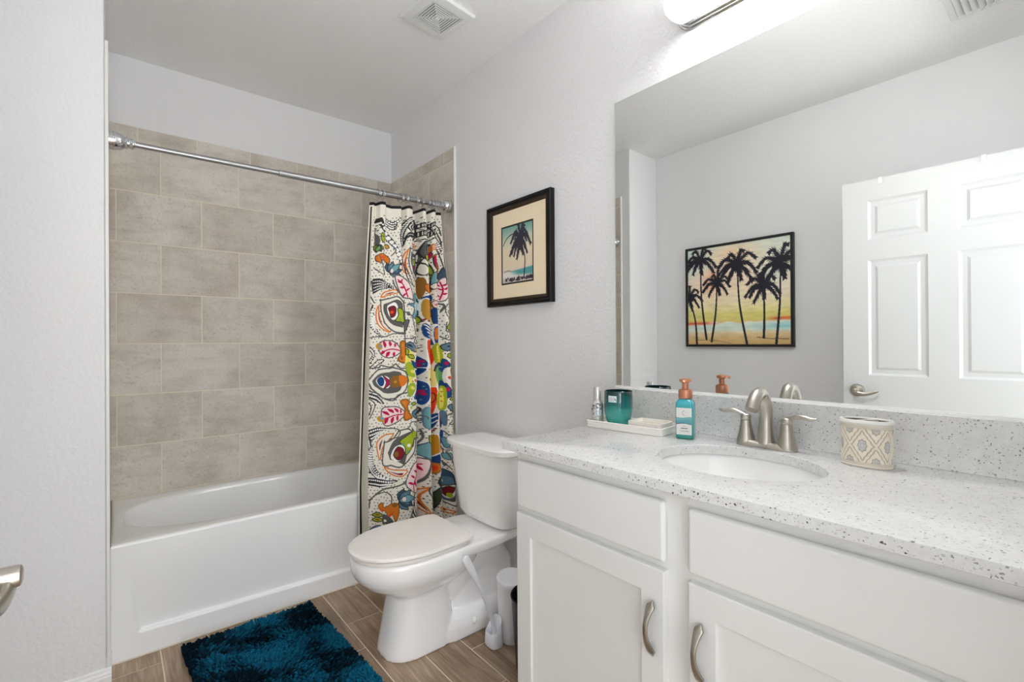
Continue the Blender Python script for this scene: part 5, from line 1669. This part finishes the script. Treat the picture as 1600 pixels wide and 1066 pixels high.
TRAY_A = math.radians(6)
TM = Matrix.Translation((1.377, 1.0125, CT)) @ Matrix.Rotation(TRAY_A, 4, 'Z')
def build_tray():
    hx, hy = .0735, .1465
    o = MB().loft([rrect(hx - .002, hy - .002, .016, .0003, TM), rrect(hx, hy, .018, .003, TM), rrect(hx, hy, .018, .0235, TM), rrect(hx - .0015, hy - .0015, .0165, .0250, TM),
                   rrect(hx - .0065, hy - .0065, .0115, .0250, TM), rrect(hx - .008, hy - .008, .010, .0235, TM), rrect(hx - .008, hy - .008, .010, .0075, TM), rrect(hx - .010, hy - .010, .008, .006, TM)])
    tag(finish("vanity_tray", o, M_TRAY, smooth=30), "long whitewashed tray at the far end of the counter, holding candle and spray", "tray")
    DM = TM @ Matrix.Translation((-.008, -.0735, .0063))
    hx, hy = .047, .0605
    d = MB().loft([rrect(hx - .002, hy - .002, .010, .0003, DM), rrect(hx, hy, .012, .003, DM), rrect(hx, hy, .012, .0285, DM), rrect(hx - .001, hy - .001, .011, .0300, DM),
                   rrect(hx - .0055, hy - .0055, .0065, .0300, DM), rrect(hx - .007, hy - .007, .006, .0285, DM), rrect(hx - .010, hy - .010, .006, .0165, DM), rrect(hx - .02, hy - .02, .006, .0150, DM)])
    sd = thing("soap_dish", tuple(DM @ Vector((0, 0, 0))), "small rectangular whitewashed soap dish standing in the tray", "soap dish")
    finish("dish", d, M_TRAY, sd, smooth=30)
    ins = MB().loft([rrect(hx - .0105, hy - .0105, .006, .0166, DM), rrect(hx - .012, hy - .012, .006, .0176, DM)])
    o = finish("inlay", ins, mat("tan_inlay", (206, 186, 156), .6), sd); o["label"] = "tan inner face"
build_tray()

def build_candle():
    c0 = (1.367, 1.062, CT + .0063)
    c = thing("candle_jar", c0, "teal glass candle jar with dark rim and white price sticker, standing in the tray", "candle")
    M = Matrix.Translation(c0)
    m, nt, b = new_mat("teal_glass")
    tc = N(nt, "ShaderNodeTexCoord"); sep = N(nt, "ShaderNodeSeparateXYZ"); nt.links.new(tc.outputs["Object"], sep.inputs[0])
    nz = N(nt, "ShaderNodeTexNoise", Scale=28.0, Detail=3.0); nt.links.new(tc.outputs["Object"], nz.inputs["Vector"])
    mul = N(nt, "ShaderNodeMath", operation='MULTIPLY_ADD'); nt.links.new(nz.outputs["Fac"], mul.inputs[0]); mul.inputs[1].default_value = .03
    nt.links.new(sep.outputs[2], mul.inputs[2])
    col = ramp(nt, mul.outputs[0], [(0.0, (12, 140, 130)), (.045, (70, 186, 176)), (.080, (36, 150, 146)), (.088, (14, 116, 114)), (.120, (8, 88, 90)), (.140, (16, 40, 42))])
    nt.links.new(col, b.inputs["Base Color"]); b.inputs["Roughness"].default_value = .06; b.inputs["Coat Weight"].default_value = .5; b.inputs["Transmission Weight"].default_value = .25
    jar = [(.031, 0), (.035, .002), (.0425, .020), (.0475, .045), (.0492, .072), (.0492, .100), (.0482, .116), (.0486, .1215), (.0472, .123), (.0450, .1215), (.0460, .10), (.0460, .075), (.0445, .045), (.039, .018), (.030, .007), (.003, .006)]
    finish("glass", MB().lathe(jar, 64, M), m, c, smooth=50)
    wax = [(.029, .0072), (.0372, .018), (.0415, .045), (.0424, .066), (.040, .0665), (.002, .066)]
    finish("wax", MB().lathe(wax, 48, M), mat("teal_wax", (60, 160, 150), .5), c, smooth=50)
    # sticker on the side towards the room
    a0 = math.atan2(-.60, -.80)
    nu, nv = 40, 26
    U, V = np.meshgrid(np.linspace(0, 1, nu), np.linspace(0, 1, nv))
    cv = Canvas(U, V, lin((226, 240, 240)))
    r = random.Random(2)
    for row in (.22, .42, .60, .78):
        x = .12
        while x < .7:
            w_ = r.uniform(.05, .14); cv.poly([(x, row), (x + w_, row), (x + w_, row + .09), (x, row + .09)], lin((206, 120, 110) if row in (.42,) else (150, 160, 165))); x += w_ + .04
    cv.poly([(.72, .35), (.92, .55), (.98, .9), (.8, .6)], lin((30, 50, 54)))
    A = a0 - .62 + U * -.0 + (-.40 + U * .62)
    rad = .04935
    Z = .108 - V * .022
    pos = np.stack([c0[0] + rad * np.cos(A + .3), c0[1] + rad * np.sin(A + .3), c0[2] + Z], -1)
    o = grid_object("price_sticker", pos, cv.flat(), attr_mat("sticker_paper", "print", .5), c); o["label"] = "white price sticker"
build_candle()

def build_spray():
    c0 = (1.327, 1.1235, CT + .0063)
    s = thing("room_spray", c0, "slim silver spray bottle with blue leaf pattern, leftmost item in the tray", "spray bottle")
    n1, n2 = 96, 90
    Q, Z = np.meshgrid(np.linspace(0, 2 * PI, n1), np.linspace(0, 1, n2))
    prof = [(0, .0185), (.03, .0208), (.5, .0210), (.78, .0208), (.86, .0195), (.93, .0160), (1, .0130)]
    rr = np.interp(Z, [p[0] for p in prof], [p[1] for p in prof])
    cv = Canvas(Q, Z, lin((205, 204, 200)))
    r = random.Random(11)
    for k in range(60):
        x, y = r.uniform(0, 2 * PI), r.uniform(.34, .86)
        c = lin(r.choice([(60, 70, 96), (110, 118, 136), (236, 238, 242), (58, 60, 70), (74, 86, 150)]))
        cv.dot(x, y, r.uniform(.12, .26), c, r.uniform(.015, .04), r.uniform(-.1, .1))
    cv.poly([(3.3, .40), (4.6, .40), (4.6, .62), (3.3, .62)], lin((236, 238, 244)))
    for k in range(3): cv.poly([(3.5, .44 + .06 * k), (4.3, .44 + .06 * k), (4.3, .465 + .06 * k), (3.5, .465 + .06 * k)], lin((120, 126, 150)))
    H = .088
    pos = np.stack([c0[0] + rr * np.cos(Q), c0[1] + rr * np.sin(Q), c0[2] + Z * H], -1)
    m = attr_mat("printed_aluminium", "print", .28); m.node_tree.nodes["Principled BSDF"].inputs["Metallic"].default_value = .55
    grid_object("bottle", pos, cv.flat(), m, s)
    finish("cap", MB().lathe([(.0128, .0872), (.0132, .089), (.0132, .132), (.0118, .1345), (.003, .135)], 36, Matrix.Translation(c0)), mat("silver_cap", (214, 212, 210), .3, metal=.6), s, smooth=40)
build_spray()

def build_soap():
    c0 = Vector((1.371, .8065, CT + .0003))
    s = thing("soap_dispenser", tuple(c0), "square aqua soap bottle with copper foam pump and white label, beside the tray", "soap dispenser")
    fa = math.radians(200)                      # direction the label faces
    R = Matrix.Translation(c0) @ Matrix.Rotation(fa, 4, 'Z')       # local +x = label side
    h = .0262
    m, nt, b = new_mat("aqua_soap_bottle")
    tc = N(nt, "ShaderNodeTexCoord"); sep = N(nt, "ShaderNodeSeparateXYZ"); nt.links.new(tc.outputs["Object"], sep.inputs[0])
    col = ramp(nt, sep.outputs[2], [(0.0, (26, 132, 122)), (.02, (40, 168, 160)), (.085, (66, 182, 186)), (.125, (52, 176, 196))])
    nt.links.new(col, b.inputs["Base Color"]); b.inputs["Roughness"].default_value = .12; b.inputs["Transmission Weight"].default_value = .15; b.inputs["Coat Weight"].default_value = .4
    body = [rrect(h - .003, h - .003, .007, 0, R), rrect(h, h, .008, .003, R), rrect(h, h, .008, .104, R), rrect(h - .002, h - .002, .010, .113, R), rrect(h - .007, h - .007, .012, .1205, R), rrect(.0165, .0165, .0164, .1235, R)]
    finish("bottle", MB().loft(body), m, s, smooth=35)
    pump = MB().lathe([(.0205, .1237), (.0212, .125), (.0212, .146), (.0195, .1500), (.0110, .1530), (.0095, .1535)], 40, R)
    cop = mat("copper_pump", (205, 142, 112), .32, metal=.75)
    p = finish("pump_collar", pump, cop, s, smooth=40)
    head = MB().lathe([(.0098, .1530), (.0098, .172), (.0150, .1735), (.0178, .1755), (.0180, .1800), (.0160, .1835), (.008, .1850), (.001, .1852)], 40, R)
    nz = [R @ Vector((.010, 0, .1785)), R @ Vector((.024, 0, .1785)), R @ Vector((.030, 0, .1765)), R @ Vector((.0315, 0, .1735))]
    head.sweep(nz, (.0058, .0045), 14)
    finish("pump_head", head, cop, s, smooth=40)
    # label
    nx, ny = 90, 160
    U, V = np.meshgrid(np.linspace(0, 1, nx), np.linspace(0, 1, ny))
    cv = Canvas(U, V, lin((236, 234, 232)))
    q = np.linspace(0, 1, 30)
    wave = lambda y0, a, ph: np.c_[q, y0 + a * np.sin(q * 5 + ph)]
    cv.poly(np.vstack([wave(.35, .018, .2), wave(.60, .02, 2.2)[::-1]]), lin((124, 178, 186)))
    cv.poly(np.vstack([wave(.46, .02, 1.1), wave(.60, .02, 2.2)[::-1]]), lin((96, 164, 172)))
    cv.poly(np.vstack([wave(.575, .016, 2.6), wave(.605, .02, 2.2)[::-1]]), lin((78, 96, 106)))
    G = lin((120, 118, 122))
    cv.line([(.52, .10), (.44, .13), (.40, .19), (.44, .25), (.54, .28)], .02, G); cv.line([(.56, .13), (.60, .16), (.58, .22)], .012, lin((170, 168, 172)))
    for y, x0, x1, w in ((.68, .38, .62, .012), (.765, .30, .72, .034), (.85, .22, .82, .014), (.885, .26, .78, .014)):
        x = x0
        r = random.Random(int(y * 100))
        while x < x1:
            d = r.uniform(.02, .06); cv.path([(x, y), (min(x + d, x1), y)], w, G); x += d + .022
    hw = h - .0035
    pos = np.stack([np.full_like(U, h + .0006), -hw + U * 2 * hw, .096 - V * .082], -1)
    P4 = np.concatenate([pos.reshape(-1, 3), np.ones((nx * ny, 1))], 1) @ np.array(R).T
    o = grid_object("label", P4[:, :3].reshape(ny, nx, 3), cv.flat(), attr_mat("label_paper", "print", .4), s); o["label"] = "white label with a blue wave"
build_soap()

def build_toothbrush_holder():
    c0 = Vector((1.392, .345, CT + .0003))
    t = thing("toothbrush_holder", tuple(c0), "oval cream and gold damask toothbrush holder on the counter beside the faucet", "toothbrush holder")
    hx, hy, H = .0335, .0510, .1035
    n1, n2 = 440, 190
    Q, V = np.meshgrid(np.linspace(0, 2 * PI, n1), np.linspace(0, 1, n2))
    P = 7.0
    # pattern: a lattice of curved diamonds in relief with small leaves inside
    k = 6
    s_ = Q / (2 * PI) * k; h_ = (V - .5) / .40
    d1 = np.abs(((s_ + h_ * .5) % 1) - .5); d2 = np.abs(((s_ - h_ * .5) % 1) - .5)
    lat = np.minimum(d1, d2)
    band = np.exp(-(lat / (.040 + .008 * np.sin(V * 60))) ** 2)
    groove = np.exp(-((lat - .085 - .012 * np.sin(V * 60)) / .018) ** 2)
    inner = (lat > .115 + .014 * np.sin(V * 60))
    leaf = .5 + .5 * np.sin(d1 * 17 + 1) * np.sin(d2 * 17 + 1)
    field_ = (np.abs(V - .5) < .385)
    bead_rows = np.zeros_like(V)
    for v0 in (.085, .915):
        bead_rows = np.maximum(bead_rows, np.exp(-((V - v0) / .016) ** 2) * (.45 + .55 * np.abs(np.cos(Q * 34))))
    rel = .0016 * band * field_ + .0008 * leaf * inner * field_ - .0008 * groove * field_ + .0016 * bead_rows
    rel += .0022 * np.exp(-((V - .03) / .03) ** 2)
    # medallion in the middle of every diamond
    rr = np.sqrt((.5 - d1) ** 2 + (.5 - d2) ** 2); pet = np.arctan2(.5 - d1, .5 - d2)
    med = np.exp(-((rr - .20 - .045 * np.cos(4 * pet) ** 2) / .022) ** 2) + .8 * np.exp(-((rr - .09 - .03 * np.cos(2 * pet) ** 2) / .018) ** 2)
    med = np.clip(med, 0, 1) * inner * field_
    rel += .0007 * (rr < .20) * inner * field_ - .0005 * med
    cream, gold, silver, whit = lin((226, 220, 204)), lin((160, 136, 94)), lin((206, 207, 205)), lin((236, 234, 228))
    C = np.empty(Q.shape + (3,)); C[:] = lin((230, 224, 210))
    C = np.where((inner & field_)[..., None], silver * (.82 + .18 * leaf[..., None]), C)
    C = C * (1 - (band * field_)[..., None]) + lin((234, 228, 212)) * (band * field_)[..., None]
    C = np.where((inner & field_ & (rr > .235 + .045 * np.cos(4 * pet) ** 2))[..., None], lin((232, 225, 208)), C)
    C = C * (1 - .65 * med[..., None]) + gold * .65 * med[..., None]
    g = np.clip(groove * field_ * .9, 0, 1)[..., None]; C = C * (1 - g) + gold * g
    bb = np.clip(np.exp(-((np.minimum(np.abs(V - .085), np.abs(V - .915))) / .03) ** 2) * .5 * (1 - bead_rows), 0, 1)[..., None]; C = C * (1 - bb) + gold * bb
    C = np.where((V < .05)[..., None], lin((226, 220, 206)), C)
    taper = 1 - .03 * (1 - V)
    c, s2 = np.cos(Q), np.sin(Q)
    m = (np.abs(c) ** 2.3 + np.abs(s2) ** 2.3) ** (-1 / 2.3)
    pos = np.stack([c0.x + (hx * taper + rel) * c * m, c0.y + (hy * taper + rel) * s2 * m, c0.z + V * H], -1)
    cols = np.concatenate([C.reshape(-1, 3), np.ones((n1 * n2, 1))], 1).astype(np.float32)
    grid_object("body", pos, cols, attr_mat("antiqued_resin", "print", .45, .4), t)
    def oval(ax, ay, z, n=72, x0=0, y0=0, e=2.3):
        r = []
        for j in range(n):
            q = 2 * PI * j / n
            a, b = math.cos(q), math.sin(q); mm = (abs(a) ** e + abs(b) ** e) ** (-1 / e)
            r.append(c0 + Vector((x0 + ax * a * mm, y0 + ay * b * mm, z)))
        return r
    rim = MB().loft([oval(hx + .001, hy + .001, H - .002), oval(hx + .0035, hy + .0035, H), oval(hx + .0035, hy + .0035, H + .005), oval(hx + .002, hy + .002, H + .0075), oval(hx - .003, hy - .003, H + .0075), oval(hx - .005, hy - .005, H + .005), oval(hx - .006, hy - .006, .02), oval(.01, .02, .018)], cap0=False)
    o = finish("rim", rim, mat("pearl_resin", (232, 231, 226), .3, coat=.3), t, smooth=40)
    inn = MB().loft([oval(hx - .0052, hy - .0052, H + .004), oval(hx - .0058, hy - .0058, .019)], cap0=False, cap1=False)
    finish("liner", inn, mat("bronze_liner", (110, 100, 78), .5), t, smooth=60)
    dv = MB().box(-.0032, .0032, -.034, .034, .02, H + .0068, Matrix.Translation(c0) @ Matrix.Rotation(math.radians(62), 4, 'Z'))
    finish("divider", dv, mat("pearl_divider", (230, 228, 222), .35), t, bevel=.0015)
build_toothbrush_holder()

# ------------------------------------------------------------------ small label fixes shared by all parts: nothing more to build
